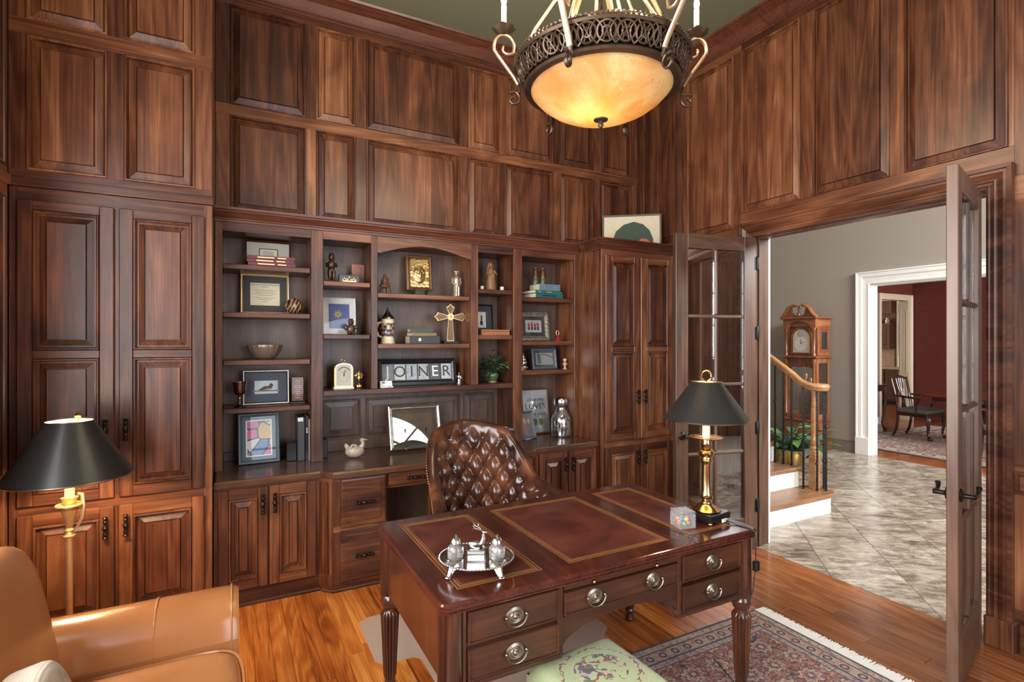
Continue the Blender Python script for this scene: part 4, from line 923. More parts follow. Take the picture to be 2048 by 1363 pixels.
for k in range(NF):
    a0 = 2 * pi * k / NF; da = 2 * pi / NF
    fr.tube([cyl_pt(a0 + .48 * da * cos(t), .203 + .031 * sin(t)) for t in [2 * pi * i / 14 for i in range(14)]], .0048, 5, True)
    for sx in (-1, 1):
        fr.tube([cyl_pt(a0 + da * (.5 + sx * .32 * sin(pi * i / 6)), .168 + .07 * i / 6) for i in range(7)], .0038, 5)
    fr.tube([cyl_pt(a0 + .22 * da * cos(t), .203 + .014 * sin(t)) for t in [2 * pi * i / 8 for i in range(8)]], .004, 5, True)
    fr.tube([cyl_pt(a0 - .2 * da, .232), cyl_pt(a0, .205), cyl_pt(a0 + .2 * da, .174)], .0035, 5); fr.tube([cyl_pt(a0 + .2 * da, .232), cyl_pt(a0, .205), cyl_pt(a0 - .2 * da, .174)], .0035, 5)
fr = fr.obj('fretwork_band', IRB, cn)
def spiral(c, r0, r1, t0, turns, n=26): return [(c[0] + (r0 + (r1 - r0) * i / n) * cos(t0 + turns * 2 * pi * i / n), c[1] + (r0 + (r1 - r0) * i / n) * sin(t0 + turns * 2 * pi * i / n)) for i in range(n + 1)]
for k in range(6):
    a = k * pi / 3 + .03
    tr = lambda pts: [(p[0] * cos(a), p[0] * sin(a), p[1]) for p in pts]
    am = B(); am.tube(tr(spiral((.372, .105), .008, .034, pi * .5, -1.1)[::1] + [(.345, .135), (.352, .165)]), [.006] * 27 + [.007, .007], 8, flat=(1.4, .9))
    am.obj('lower_scroll', IRB, cn)
    s2 = [(.352, .165), (.372, .20), (.402, .24), (.435, .285)] + [(.412 + .043 * cos(t), .325 + .05 * sin(t)) for t in [-.5 + i * .25 for i in range(1, 17)]]
    for i in range(1, 11): t = -.5 + 16 * .25 + i * .3; r_ = .043 * (1 - i / 13.0); s2.append((.402 + r_ * cos(t), .325 + r_ * 1.0 * sin(t)))
    arm = B().tube(tr(s2), [.008 - .003 * i / len(s2) for i in range(len(s2))], 8, flat=(1.5, .9)).obj('candle_arm', BEI, cn)
    cc = (.412 * cos(a), .412 * sin(a), 0)
    cu = B()
    def cupf(u, v, cc=cc):
        th = 2 * pi * u; r_ = .006 + .043 * min(1, v * 1.25) ** .7; z_ = .372 + .035 * v + .004 * sin(3 * th) * v; r_ *= 1 + .10 * sin(6 * th) * v
        if v > .8: r_ *= 1 - (v - .8) * 2.2; z_ = .372 + .035 * v
        return cc[0] + r_ * cos(th), cc[1] + r_ * sin(th), z_
    cu.grid(cupf, 36, 10, True).obj('bobeche', IRB, cn, ang=60)
    B().lathe([(.001, .40), (.0115, .40), (.0115, .50), (.001, .501)], cc, 12).obj('candle_sleeve', CANDLE, cn)
    B().lathe([(.001, .5), (.008, .503), (.012, .52), (.009, .538), (.002, .556), (.0005, .56)], cc, 10).obj('bulb', CBULB, cn)
    point('candle_glow', (cc[0] * 1.0, cc[1] * 1.0, .58), 8, (1, .80, .55), .015, cn)
    # inner S rods up to the hub
    rod = [(.345, .25), (.33, .30), (.28, .40), (.20, .52), (.10, .66), (.06, .80), (.04, .92)]
    B().tube(tr(rod), .0075, 8, flat=(1.4, .9)).obj('rod', BEI, cn)
    a += pi / 6
    sc2 = spiral((.27, .285), .035, .008, -pi * .5, 1.2); B().tube(tr([(.30, .20), (.29, .235)] + sc2), .007, 8, flat=(1.5, .9)).obj('scroll', BEI, cn)
    B().tube(tr([(.30, .20), (.22, .30), (.13, .46), (.08, .62)]), .006, 8, flat=(1.4, .9)).obj('rod', BEI, cn)
tw = B()
for ph in (0, pi): tw.tube([(.007 * cos(t * 30 + ph), .007 * sin(t * 30 + ph), .17 + t * .75) for t in [i / 60 for i in range(61)]], .007, 6)
tw.obj('twisted_stem', IRB, cn)
B().lathe([(.001, .90), (.05, .905), (.055, .93), (.03, .95), (.012, .96), (.009, 1.50), (.06, 1.51), (.065, 1.535), (.001, 1.543)], (0, 0, 0), 24).obj('ceiling_stem', IRB, cn)
point('bowl_glow', (-.05, -.03, .125), 6, (1, .82, .55), .04, cn)

# ------------------------------------------------------------------ rug, mat, stool
CRM = (.52, .40, .30); NVY = (.03, .035, .075); MRN = (.20, .035, .03); ROS = (.40, .16, .12); OLV = (.12, .13, .09)
rug_x0, rug_x1, rug_y0, rug_y1 = .35, 2.70, .35, 2.08
rm = persian('persian_rug', (rug_x1 - rug_x0) / 2, (rug_y1 - rug_y0) / 2, [(.016, NVY, False), (.05, CRM, True), (.058, NVY, False), (.125, (.46, .27, .20), True), (.135, NVY, False), (.165, (.30, .30, .36), True), (.172, MRN, False)], MRN, ROS, CRM, NVY, 11.0)
rg = bx('area_rug', -1.175, 1.175, -.865, .865, 0, .011, rm, None, .003, loc=((rug_x0 + rug_x1) / 2, (rug_y0 + rug_y1) / 2, .0005)); tag(rg, 'small patterned red and navy oriental rug with white fringe under the desk', 'rug')
fg = B()
for e in (0,):
    for k in range(640):
        y_ = -.862 + 1.724 * k / 639; L_ = .078 + rnd.random() * .02; dy = rnd.uniform(-.006, .006)
        fg.add([(1.174, y_ - .0035, .004), (1.174, y_ + .0035, .004), (1.174 + L_, y_ + .0018 + dy, .002), (1.174 + L_, y_ - .0018 + dy, .002), (1.174, y_, .010), (1.174 + L_, y_ + dy, .0055)], [(0, 1, 2, 3), (0, 4, 5, 3), (1, 4, 5, 2), (0, 1, 4), (2, 3, 5)])
fg = fg.obj('fringe', plain('white_wool_fringe', (.86, .83, .78), .9, var=.08), rg); fg['kind'] = 'stuff'
mt = [(.62, 2.62), (.66, 2.575), (.74, 2.57), (.80, 2.57), (.83, 2.54), (.83, 2.15), (.86, 2.10), (1.5, 2.10), (1.70, 2.12), (1.72, 2.2), (1.76, 2.28), (1.83, 2.34), (1.835, 2.44), (1.78, 2.52), (1.88, 2.57), (1.93, 2.6), (1.93, 3.02), (1.88, 3.06), (.68, 3.06), (.625, 3.02)]
MT = B().prism(mt, .0005, .0035).obj('chair_mat', MATP); tag(MT, 'frosted clear plastic chair mat on the oak floor under the desk chair', 'mat')
def needle():
    m, t, p = newmat('green_needlepoint'); co = coords(t, False); s = nd(t, 'SeparateXYZ', {0: co}).outputs
    n = nd(t, 'TexNoise', {'Vector': co, 'Scale': 220.0, 'Detail': 1.0}).outputs[0]
    base = mix(t, n, (.26, .30, .15), (.42, .45, .26))
    r2 = mth(t, 'SQRT', mth(t, 'ADD', mth(t, 'POWER', s[0], 2.0), mth(t, 'POWER', mth(t, 'MULTIPLY', s[1], 1.15), 2.0)))
    nz = nd(t, 'TexNoise', {'Vector': co, 'Scale': 30.0, 'Detail': 4.0, 'Distortion': 1.0}).outputs[0]
    ctr = mth(t, 'GREATER_THAN', mth(t, 'MULTIPLY', nz, mth(t, 'LESS_THAN', r2, .1)), .5)
    v = nd(t, 'TexVoronoi', {'Vector': co, 'Scale': 62.0}).outputs['Color']; hs = nd(t, 'SeparateColor', {0: v}).outputs[0]
    fc = ramp(t, hs, [(0, (.17, .03, .09)), (.18, (.38, .38, .33)), (.3, (.10, .16, .05)), (.58, (.14, .06, .18)), (.72, (.30, .05, .05)), (.86, (.05, .09, .05))], 'CONSTANT')
    c = mix(t, ctr, base, fc)
    wr_ = mth(t, 'MULTIPLY', mth(t, 'LESS_THAN', mth(t, 'ABSOLUTE', mth(t, 'SUBTRACT', r2, mth(t, 'MULTIPLY_ADD', nz, .09, .095))), .004), mth(t, 'GREATER_THAN', nz, .44))
    c = mix(t, wr_, c, (.18, .05, .05))
    setp(t, p, col=c, rough=.95, spec=.1, sheen=.2, norm=bump(t, n, .5, .002)); return m
fs = thing('footstool', 'square footstool with a green floral needlepoint cushion before the desk', 'footstool', (1.135, 1.485, 0), R(3))
ndl = needle()
cb = B(); nS = 28
def stf(u, v):
    x_ = -.19 + .38 * u; y_ = -.185 + .37 * v; ex = min(1, (1 - abs(2 * u - 1)) * 4.5); ey = min(1, (1 - abs(2 * v - 1)) * 4.5)
    return x_, y_, .385 + .045 * (sin(ex * pi / 2) * sin(ey * pi / 2)) ** .6 + .012 * sin(pi * u) * sin(pi * v)
cb.grid(stf, nS, nS); cb.s = False
cb.box(-.19, .19, -.185, .185, .32, .385)
cb.obj('cushion', ndl, fs, ang=60)
bx('apron', -.18, .18, -.175, .175, .26, .32, MAH, fs, .004)
for sx in (-1, 1):
    for sy in (-1, 1): B().lathe([(.001, 0), (.02, 0), (.025, .02), (.018, .04), (.024, .2), (.026, .25), (.001, .251)], (sx * .15, sy * .145, .012), 14).obj('leg', MAHZ, fs)
# ------------------------------------------------------------------ things on the shelves
def pframe(name, lab, cat, X, Y, z, w, h, bd, fm, mat=None, mw=0, pic=PAPER, tilt=6, rz=0, th=.016, rg=None, group=None, glass=True, stand=True):
    t = thing(name, lab, cat, (X, Y, z), 0, group); t.rotation_euler = (R(-tilt), 0, R(rz))
    tf = lambda u, v, q: (u, -q, v)
    f = B(tf)
    rg = rg or [(0, 0), (0, th * .8), (bd * .15, th), (bd * .5, th), (bd * .8, th * .7), (bd, th * .55)]
    n = len(rg); u0, u1, v0, v1 = -w / 2, w / 2, .001, h; vs = []; fs = []
    for d, q in rg: vs += [(u0 + d, v0 + d, q), (u1 - d, v0 + d, q), (u1 - d, v1 - d, q), (u0 + d, v1 - d, q)]
    for i in range(n - 1):
        for k in range(4): fs.append((i * 4 + k, i * 4 + (k + 1) % 4, (i + 1) * 4 + (k + 1) % 4, (i + 1) * 4 + k))
    fs.append((3, 2, 1, 0)); d = rg[-1][0]; vs += [(u0 + d, v0 + d, .001), (u1 - d, v0 + d, .001), (u1 - d, v1 - d, .001), (u0 + d, v1 - d, .001)]
    for k in range(4): fs.append(((n - 1) * 4 + k, (n - 1) * 4 + (k + 1) % 4, n * 4 + (k + 1) % 4, n * 4 + k))
    f.add(vs, fs).obj('frame', fm, t)
    q = th * .3
    if mat: B(tf).box(u0 + bd * .95, u1 - bd * .95, v0 + bd * .95, v1 - bd * .95, .001, q).obj('mount', mat, t)
    m2 = bd + mw
    p = B(tf).box(u0 + m2, u1 - m2, v0 + m2, v1 - m2, .0012, q + .001).obj('picture', pic, t)
    if glass: B(tf).box(u0 + bd * .95, u1 - bd * .95, v0 + bd * .95, v1 - bd * .95, q + .0035, q + .0045).obj('glass', PICG, t)
    sd = .07 * h / .25; sz = sd * math.tan(R(tilt)) + .003
    if stand: B().prism([(0.001, .03), (sd, sz), (sd + .005, sz + .004), (.006, h * .7)], -.012, .012, 'x').obj('strut', BLKF, t)
    return t, p, q + .0016
def flat(parent, pts, y, m, name='print'): return B().prism(pts, -y - .0006, -y, 'y').obj(name, m, parent)
def circ(cx_, cz, rx, rz_=None, n=20, a0=0, a1=2 * pi): return [(cx_ + rx * cos(a0 + (a1 - a0) * i / n), cz + (rz_ or rx) * sin(a0 + (a1 - a0) * i / n)) for i in range(n + (0 if abs(a1 - a0) > 6.2 else 1))]
FX = (pi / 2, 0, 0)
def book(X, Y, z, L, D, H, cov, lab, rz=0, lines=None, group=None, upright=False):
    """closed book lying flat, spine towards the viewer; upright: L is the height and H the thickness"""
    t = thing('book', lab, 'book', (X, Y, z), R(rz), group); b = B(); c = .0025
    if not upright:
        b.box(-L / 2, L / 2, -D / 2, D / 2, 0, c, .001); b.box(-L / 2, L / 2, -D / 2, D / 2, H - c, H, .001); b.box(-L / 2, L / 2, -D / 2 - .001, -D / 2 + c, 0, H, .001); b.obj('cover', cov, t)
        B().box(-L / 2 + .004, L / 2 - .004, -D / 2 + c, D / 2 - .004, c, H - c).obj('pages', PAGES, t)
        for a, e, m in (lines or []): B().box(-L / 2 + a * L, -L / 2 + e * L, -D / 2 - .0018, -D / 2 - .0008, H * .35, H * .65).obj('spine_title', m, t)
    else:
        b.box(-H / 2, -H / 2 + c, -D / 2, D / 2, 0, L, .001); b.box(H / 2 - c, H / 2, -D / 2, D / 2, 0, L, .001); b.box(-H / 2, H / 2, -D / 2 - .001, -D / 2 + c, 0, L, .001); b.obj('cover', cov, t)
        B().box(-H / 2 + c, H / 2 - c, -D / 2 + c, D / 2 - .004, .004, L - .004).obj('pages', PAGES, t)
    return t
BURG = plain('burgundy_cloth', (.11, .012, .022), .45, var=.15); GRN = plain('green_cloth', (.02, .13, .09), .4); TEAL = plain('teal_cloth', (.02, .10, .12), .4); BLU = plain('slate_blue_cloth', (.10, .16, .23), .5)
OLDB = plain('worn_black_leather', (.03, .035, .038), .5, var=.5, scale=60); OLDT = plain('worn_tan_leather', (.25, .17, .09), .6, var=.4, scale=50); OLDG = plain('worn_green_leather', (.05, .06, .045), .5, var=.5, scale=50)
CARV = plain('carved_brown_wood', (.13, .055, .022), .4, var=.5, scale=40); CARVD = plain('carved_dark_wood', (.05, .02, .01), .3, var=.5, scale=40, coat=.3)
CERAM = plain('speckled_glaze', (.42, .34, .26), .25, var=.35, scale=70); COPPER = plain('copper_glaze', (.30, .15, .10), .3, .8, var=.3, scale=20)
WHCER = plain('white_ceramic', (.75, .72, .66), .3, var=.06); REDG = plain('red_glass', (.25, .02, .02), .12, coat=.5)

# bay 1
MATG = plain('pale_grey_mount', (.50, .47, .40), .7, var=.04)
t, p, q = pframe('picture_frame', 'dark-framed small certificate with wide grey mount behind burgundy books', 'picture frame', .22, 4.045, 2.075, .295, .20, .014, DARKW, MATG, 0, MATG, tilt=4)
flat(t, [(-.058, .07), (.062, .07), (.062, .145), (-.058, .145)], q, INK); flat(t, [(-.052, .076), (.056, .076), (.056, .139), (-.052, .139)], q + .0006, CREAMP)
for k in range(4): flat(t, [(-.035, .085 + k * .012), (.035, .085 + k * .012), (.035, .088 + k * .012), (-.035, .088 + k * .012)], q + .0012, INK)
for k in range(3): book(.228 + (.004, -.003, .003)[k], 3.925, 2.0755 + k * .0215, .288, .17, .021, BURG, ('bottom', 'middle', 'top')[k] + ' of three burgundy books stacked flat on the top shelf', lines=[(.2, .55, GOLD), (.62, .8, GOLD)], group='stack of burgundy books')
t, p, q = pframe('picture_frame', 'gold-framed membership certificate on a dark mount beside the carved ball', 'picture frame', .2, 4.03, 1.765, .303, .275, .014, GOLD, plain('charcoal_mount', (.035, .033, .032), .6), .045, CREAMP, tilt=6)
text_obj('lettering', 'Certificate of Church Membership', .0145, INK, t, (0, -q, .205), FX, shear=.2)
for k, (a, w_) in enumerate(((.188, .02), (.165, .07), (.153, .06), (.141, .072), (.129, .05), (.112, .065), (.10, .04), (.085, .02))): flat(t, [(-w_, a), (w_, a), (w_, a + .0022), (-w_, a + .0022)], q, plain('grey_ink', (.16, .14, .11), .6) if k == 0 else bpy.data.materials['grey_ink'], 'lettering')
b = B()
def podf(u, v):
    th = 2 * pi * u; ph = -pi / 2 + pi * v; r_ = 1 - .13 * abs(sin(4.5 * th + 2.2 * sin(ph))) ** .5; return .06 * cos(ph) * cos(th) * r_, .06 * cos(ph) * sin(th) * r_, .056 + .056 * sin(ph) * (r_ * .2 + .8)
b.grid(podf, 110, 26, True)
def podm():
    m, t, p = newmat('striped_carved_wood'); tc = nd(t, 'TexCoord').outputs['Object']; w_ = nd(t, 'TexWave', {'Vector': tc, 'Scale': 14.0, 'Distortion': 5.0, 'Detail': 1.0}).outputs[0]
    setp(t, p, col=ramp(t, w_, [(.35, (.035, .013, .007)), (.6, (.30, .16, .08))]), rough=.25); return m
tag(b.obj('carved_ball', podm(), None, (.355, 3.915, 1.765), (0, R(20), 0), ang=80), 'dark carved wooden ball with swirling ribs beside the certificate', 'ornament')
b = B()
def bowlf(u, v):
    th = 2 * pi * u; fl_ = 1 + .035 * abs(cos(8 * th)) * min(1, v * 3)
    if v < .5: k = v * 2; return (.04 + .072 * k ** .6) * cos(th) * fl_, (.04 + .072 * k ** .6) * sin(th) * fl_, .098 * k ** 1.3
    k = (1 - v) * 2; return (.034 + .072 * k ** .6) * cos(th) * fl_, (.034 + .072 * k ** .6) * sin(th) * fl_, .006 + .092 * k ** 1.3
b.grid(bowlf, 96, 24, True); b.add([(.04 * cos(2 * pi * i / 24), .04 * sin(2 * pi * i / 24), .001) for i in range(24)], [tuple(range(24))]); b.add([(.036 * cos(2 * pi * i / 24), .036 * sin(2 * pi * i / 24), .006) for i in range(24)], [tuple(range(24))])
tag(b.obj('ribbed_bowl', plain('bronze_glaze', (.20, .14, .11), .35, .35, var=.35, scale=18), None, (.195, 3.955, 1.457), ang=70), 'fluted brown metal bowl alone on the middle shelf', 'bowl')
t, p, q = pframe('picture_frame', 'silver-framed print of a swimming duck on a blue mount', 'picture frame', .205, 3.995, 1.147, .288, .232, .016, PEWT, plain('blue_linen_mount', (.05, .072, .10), .7), .055, plain('pale_water', (.50, .56, .60), .6), tilt=6)
flat(t, [(-.05, .098), (-.035, .108), (-.015, .122), (.012, .124), (.02, .13), (.024, .142), (.036, .142), (.04, .134), (.05, .130), (.042, .126), (.038, .112), (.025, .10), (0, .094), (-.03, .095)], q, plain('duck_brown', (.06, .05, .045), .7)); flat(t, [(-.02, .098), (.01, .108), (.03, .104), (.02, .098)], q + .0006, plain('duck_buff', (.42, .33, .25), .7)); flat(t, [(-.085, .088), (.085, .086), (.085, .096), (-.085, .096)], q - .0004, plain('reed_brown', (.20, .16, .11), .7))
for x_ in (.058, .066, .074): flat(t, [(x_, .09), (x_ + .0015, .09), (x_ + .004, .17), (x_ + .003, .17)], q, bpy.data.materials['reed_brown'])
t = thing('award', 'engraved bronze and glass award block on a black base beside the duck print', 'award', (.40, 3.95, 1.147))
bx('base', -.046, .046, -.025, .025, .001, .014, BLACK, t); bx('plaque', -.038, .038, -.005, .008, .016, .182, plain('bronze_plaque', (.14, .06, .04), .25, .5), t, .002); bx('glass_block', -.041, .041, -.012, .012, .014, .187, AWG, t, .004)
B().tube([(.011 * cos(2 * pi * i / 20), -.0065, .15 + .011 * sin(2 * pi * i / 20)) for i in range(20)], .001, 5, True).obj('emblem', PAPER, t)
for k, w_ in enumerate((.024, .026, .014, .018, .012, .018, .016)): bx('engraving', -w_, w_, -.007, -.0055, .122 - k * .014, .1245 - k * .014, PAPER, t, 0)
tag(B().lathe([(.001, 0), (.036, .001), (.037, .005), (.022, .012), (.007, .022), (.006, .05), (.009, .062), (.006, .07), (.012, .078), (.03, .09), (.037, .11), (.038, .135), (.044, .165), (.042, .166), (.035, .136), (.03, .1), (.001, .09)], (0, 0, 0), 32).obj('goblet', plain('tarnished_silver', (.30, .19, .15), .2, 1, var=.4, scale=30), None, (.042, 3.885, 1.147)), 'tarnished silver goblet left of the duck print', 'goblet')
def popm():
    m, t, p = newmat('bright_abstract_print'); co = coords(t, False); n = nd(t, 'TexNoise', {'Vector': co, 'Scale': 9.0, 'Detail': 1.0, 'Distortion': 1.5}); v = nd(t, 'TexVoronoi', {'Vector': co, 'Scale': 11.0}); sp = nd(t, 'SeparateColor', {0: v.outputs['Color']}).outputs[0]
    c = ramp(t, sp, [(0, (.35, .22, .42)), (.16, (.08, .22, .40)), (.32, (.62, .40, .14)), (.48, (.55, .13, .28)), (.62, (.62, .60, .56)), (.76, (.14, .32, .28)), (.88, (.60, .22, .10))], 'CONSTANT')
    l = mth(t, 'LESS_THAN', nd(t, 'TexVoronoi', {'Vector': co, 'Scale': 11.0}, feature='DISTANCE_TO_EDGE').outputs[0], .035)
    setp(t, p, col=mix(t, l, mix(t, mth(t, 'GREATER_THAN', n.outputs[0], .6), c, (.66, .62, .58)), (.03, .03, .06)), rough=.5); return m
t, p, q = pframe('picture_frame', 'blue-grey frame with a brightly coloured abstract print on the worktop', 'picture frame', .16, 3.945, .758, .252, .335, .024, NAVY, plain('blue_grey_mount', (.085, .13, .16), .7), .022, PAPER, tilt=10, rz=3)
pp = popm(); B().box(-.072, .072, -q - .0008, -q, .055, .282).obj('print', pp, t)
tag(bx('storage_box', -.033, .033, -.05, .05, 0, .128, BLACK, None, .004, loc=(.358, 3.96, .7575)), 'low glossy black box beside the upright binders', 'box')
bn = thing('binder', 'thick charcoal binder standing upright beside the black box', 'binder', (.417, 3.975, .7575)); bx('cover', -.024, .024, -.09, .09, 0, .30, plain('charcoal_vinyl', (.04, .042, .045), .4), bn, .004); bx('label_corner', -.023, .012, -.092, -.0905, .272, .298, plain('clear_label', (.6, .6, .58), .3), bn, 0)
t = book(.4535, 3.975, .7575, .305, .2, .022, BLACK, 'black book with white spine lettering between binder and stile', upright=True); text_obj('lettering', 'BMW', .016, PAPER, t, (0, -.1025, .21), (pi / 2, -pi / 2, 0))
book(.4665, 3.975, .7575, .285, .2, .0055, plain('white_cover', (.62, .58, .5), .5), 'thin white book squeezed in at the end of the shelf', upright=True)
tag(bx('speaker_box', -.018, .018, -.05, .05, 0, .13, BLKF, None, .004, loc=(.578, 3.96, .7575)), 'narrow black speaker half hidden behind the bookcase stile', 'speaker')

# bay 2
def figure(name, lab, X, Y, z, parts, m, rz=0, cat='figurine'):
    b = B()
    for s in parts:
        if s[0] == 'e': b.ell(s[1], s[2], 14, 10, Matrix.Rotation(R(s[3]), 3, s[4]) if len(s) > 3 else None)
        elif s[0] == 't': b.tube(s[1], s[2], 10)
        elif s[0] == 'l': b.lathe(s[1], s[2] if len(s) > 2 else (0, 0, 0), 20)
        else: b.box(*s[1:])
    o = b.obj(name, m, None, (X, Y, z), (0, 0, R(rz)), ang=70); return tag(o, lab, cat)
figure('carved_figure', 'dark carved wooden seated figure holding its knees on the top shelf', .622, 3.93, 1.996, [('l', [(.001, 0), (.03, 0), (.032, .012), (.001, .013)]), ('e', (0, .008, .07), (.026, .022, .06)), ('e', (0, -.002, .125), (.028, .02, .035)), ('e', (0, -.006, .178), (.021, .021, .03)), ('e', (0, -.025, .172), (.006, .006, .009)), ('t', [(-.012, -.012, .012), (-.014, -.026, .04), (-.013, -.024, .075), (-.01, 0, .06)], [.009, .01, .012, .012]), ('t', [(.012, -.012, .012), (.014, -.026, .04), (.013, -.024, .075), (.01, 0, .06)], [.009, .01, .012, .012]), ('t', [(-.03, 0, .135), (-.034, -.015, .11), (-.01, -.028, .105)], [.009, .008, .007]), ('t', [(.03, 0, .135), (.034, -.015, .115), (.005, -.028, .112)], [.009, .008, .007]), ('e', (0, 0, .205), (.016, .016, .008))], CARVD)
t = thing('wooden_plaque', 'reddish wooden plaque with a round engraved seal behind the gilt relief', 'plaque', (.828, 4.03, 1.996)); bx('board', -.047, .047, -.006, .006, 0, .155, plain('cedar', (.24, .09, .05), .4, var=.2), t, .002)
B().tube([(.024 * cos(2 * pi * i / 24), -.0065, .11 + .024 * sin(2 * pi * i / 24)) for i in range(24)], .0012, 5, True).obj('seal', CARVD, t)
for k, w_ in enumerate((.025, .03, .022)): bx('engraving', -w_, w_, -.0075, -.006, .06 - k * .012, .064 - k * .012, CARVD, t, 0)
t = thing('relief_plaque', 'small black plaque with a gilt relief of figures at a table', 'plaque', (.745, 3.93, 1.996)); bx('backing', -.072, .072, -.006, .012, 0, .062, BLACK, t, .003); b = B(); b.box(-.05, .05, -.012, -.005, .004, .02, .002)
for k in range(9): b.ell((-.044 + k * .011, -.008, .027 + .006 * (k % 3 == 1) + .01 * (k == 4)), (.0055, .005, .010), 8, 6)
b.obj('gilt_relief', GOLD, t)
t, p, q = pframe('picture_frame', 'white-mounted picture of a yellow starburst on a blue ground', 'picture frame', .695, 4.03, 1.626, .235, .272, .008, WHITE, PAPER, .036, plain('deep_blue_wash', (.10, .14, .33), .6, var=.4, scale=18), tilt=7)
sb_ = B()
for k in range(14):
    a = 2 * pi * k / 14; r_ = .036 if k % 2 else .028; sb_.prism([(-.01 + .006 * cos(a + 1.57), .15 + .006 * sin(a + 1.57)), (-.01 + .006 * cos(a - 1.57), .15 + .006 * sin(a - 1.57)), (-.01 + r_ * cos(a), .15 + r_ * sin(a))], -q - .0006, -q, 'y')
sb_.obj('print', plain('yellow_green_paint', (.52, .50, .10), .6), t); flat(t, circ(-.01, .15, .009), q + .0008, plain('ochre_paint', (.45, .2, .05), .6))
figure('bear_figurine', 'small dark bear figurine in a hat before the starburst picture', .752, 3.9, 1.626, [('e', (0, 0, .038), (.032, .026, .038)), ('e', (0, 0, .085), (.02, .019, .018)), ('e', (0, -.016, .082), (.009, .009, .007)), ('e', (-.036, -.004, .05), (.014, .013, .022)), ('e', (.036, -.004, .055), (.016, .013, .016)), ('e', (-.018, -.016, .01), (.014, .02, .010)), ('e', (.018, -.016, .01), (.014, .02, .010)), ('l', [(.001, .096), (.026, .097), (.026, .1), (.016, .102), (.014, .114), (.001, .116)])], plain('dark_bear_glaze', (.07, .035, .025), .25, var=.8, scale=45))
t = thing('mantel_clock', 'brass carriage clock with ring handle and white dial', 'clock', (.703, 3.925, 1.238)); bx('base', -.07, .07, -.035, .035, 0, .012, WHCER, t)
ap = [(-.06, .012), (.06, .012), (.06, .155)] + [(.06 * cos(a), .155 + .03 * sin(a)) for a in [pi * i / 12 for i in range(1, 12)]] + [(-.06, .155)]
B().prism(ap, -.022, .022, 'y').obj('case', plain('pale_brass', (.50, .42, .27), .3, 1), t); B().prism([(x_ * .88, .022 + (z_ - .012) * .9) for x_, z_ in ap], -.024, -.021, 'y').obj('dial', plain('silvered_dial', (.42, .41, .33), .45, .1, var=.08), t)
for sx in (-.063, .063): B().lathe([(.004, .012), (.004, .15), (.007, .153), (.003, .165), (.001, .166)], (sx, -.02, 0), 10).obj('column', BRASS, t)
B().tube([(.012 * cos(2 * pi * i / 16), 0, .204 + .012 * sin(2 * pi * i / 16)) for i in range(16)], .0022, 6, True).obj('ring_handle', BRASS, t)
hb = B(); hb.prism([(-.002, .09), (.002, .09), (.012, .135), (.008, .137)], -.0262, -.0252, 'y'); hb.prism([(-.002, .086), (.001, .094), (-.004, .122), (-.006, .121)], -.0262, -.0252, 'y'); hb.obj('hands', INK, t)
nb = B()
for k in range(12): a = 2 * pi * k / 12; nb.prism([(.038 * cos(a) - .0015, .09 + .038 * sin(a) - .004), (.038 * cos(a) + .0015, .09 + .038 * sin(a) - .004), (.038 * cos(a) + .0015, .09 + .038 * sin(a) + .004), (.038 * cos(a) - .0015, .09 + .038 * sin(a) + .004)], -.0255, -.0245, 'y')
nb.prism(circ(0, .115, .045, .045, 12, .35, 2.79) + circ(0, .115, .036, .036, 12, 2.79, .35), -.0255, -.0245, 'y'); nb.obj('numerals', plain('bronze_ink', (.2, .12, .04), .5), t)
figure('celtic_cross', 'small brass ringed cross standing beside the carriage clock', .81, 3.9, 1.238, [('b', -.02, .02, -.014, .014, 0, .03, .003), ('b', -.009, .009, -.006, .006, .03, .125, .003), ('b', -.034, .034, -.006, .006, .085, .1, .003), ('t', [(.022 * cos(2 * pi * i / 20), 0, .0925 + .022 * sin(2 * pi * i / 20)) for i in range(21)], .003)], BRASS, cat='cross')
figure('ceramic_goose', 'speckled ceramic goose looking back over its wing on the worktop', .765, 3.83, .757, [('e', (0, 0, .045), (.068, .045, .045)), ('e', (-.052, 0, .075), (.016, .012, .03), -25, 'Y'), ('t', [(.04, 0, .065), (.056, 0, .09), (.052, 0, .115), (.04, 0, .123)], [.022, .015, .013, .014]), ('e', (.052, 0, .123), (.02, .013, .012)), ('t', [(.066, 0, .122), (.086, 0, .12)], [.006, .003]), ('t', [(-.03, -.03, .07), (-.02, -.035, .095), (.0, -.036, .095), (.012, -.034, .072)], .008)], CERAM, -8)

# bay 3
figure('carved_group', 'carved wooden rider and donkey group at the left of the arched bay', 1.0, 3.93, 1.928, [('b', -.048, .048, -.02, .02, 0, .01, .002), ('e', (0, 0, .062), (.036, .016, .02)), ('t', [(-.024, 0, .01), (-.026, 0, .055)], .007), ('t', [(.022, 0, .01), (.024, 0, .055)], .007), ('t', [(-.014, .012, .01), (-.016, .008, .055)], .007), ('t', [(.03, 0, .065), (.042, 0, .085), (.05, 0, .075)], [.011, .009, .007]), ('t', [(.0, 0, .07), (-.004, 0, .10), (.004, 0, .13)], [.026, .02, .012]), ('e', (.006, 0, .142), (.012, .012, .014)), ('t', [(.034, .016, .01), (.032, .014, .06), (.026, .012, .10)], [.02, .016, .011]), ('e', (.026, .01, .115), (.01, .01, .012)), ('t', [(-.016, -.004, .11), (.006, -.016, .095), (.014, -.012, .11)], .007)], CARV)
ft = thing('relief_portrait', 'gold-framed brass relief of a bearded face on a black stand', 'relief', (1.297, 4.0, 1.928)); ft.rotation_euler = (R(-7), 0, 0)
tf = lambda u, v, q: (u, -q, v)
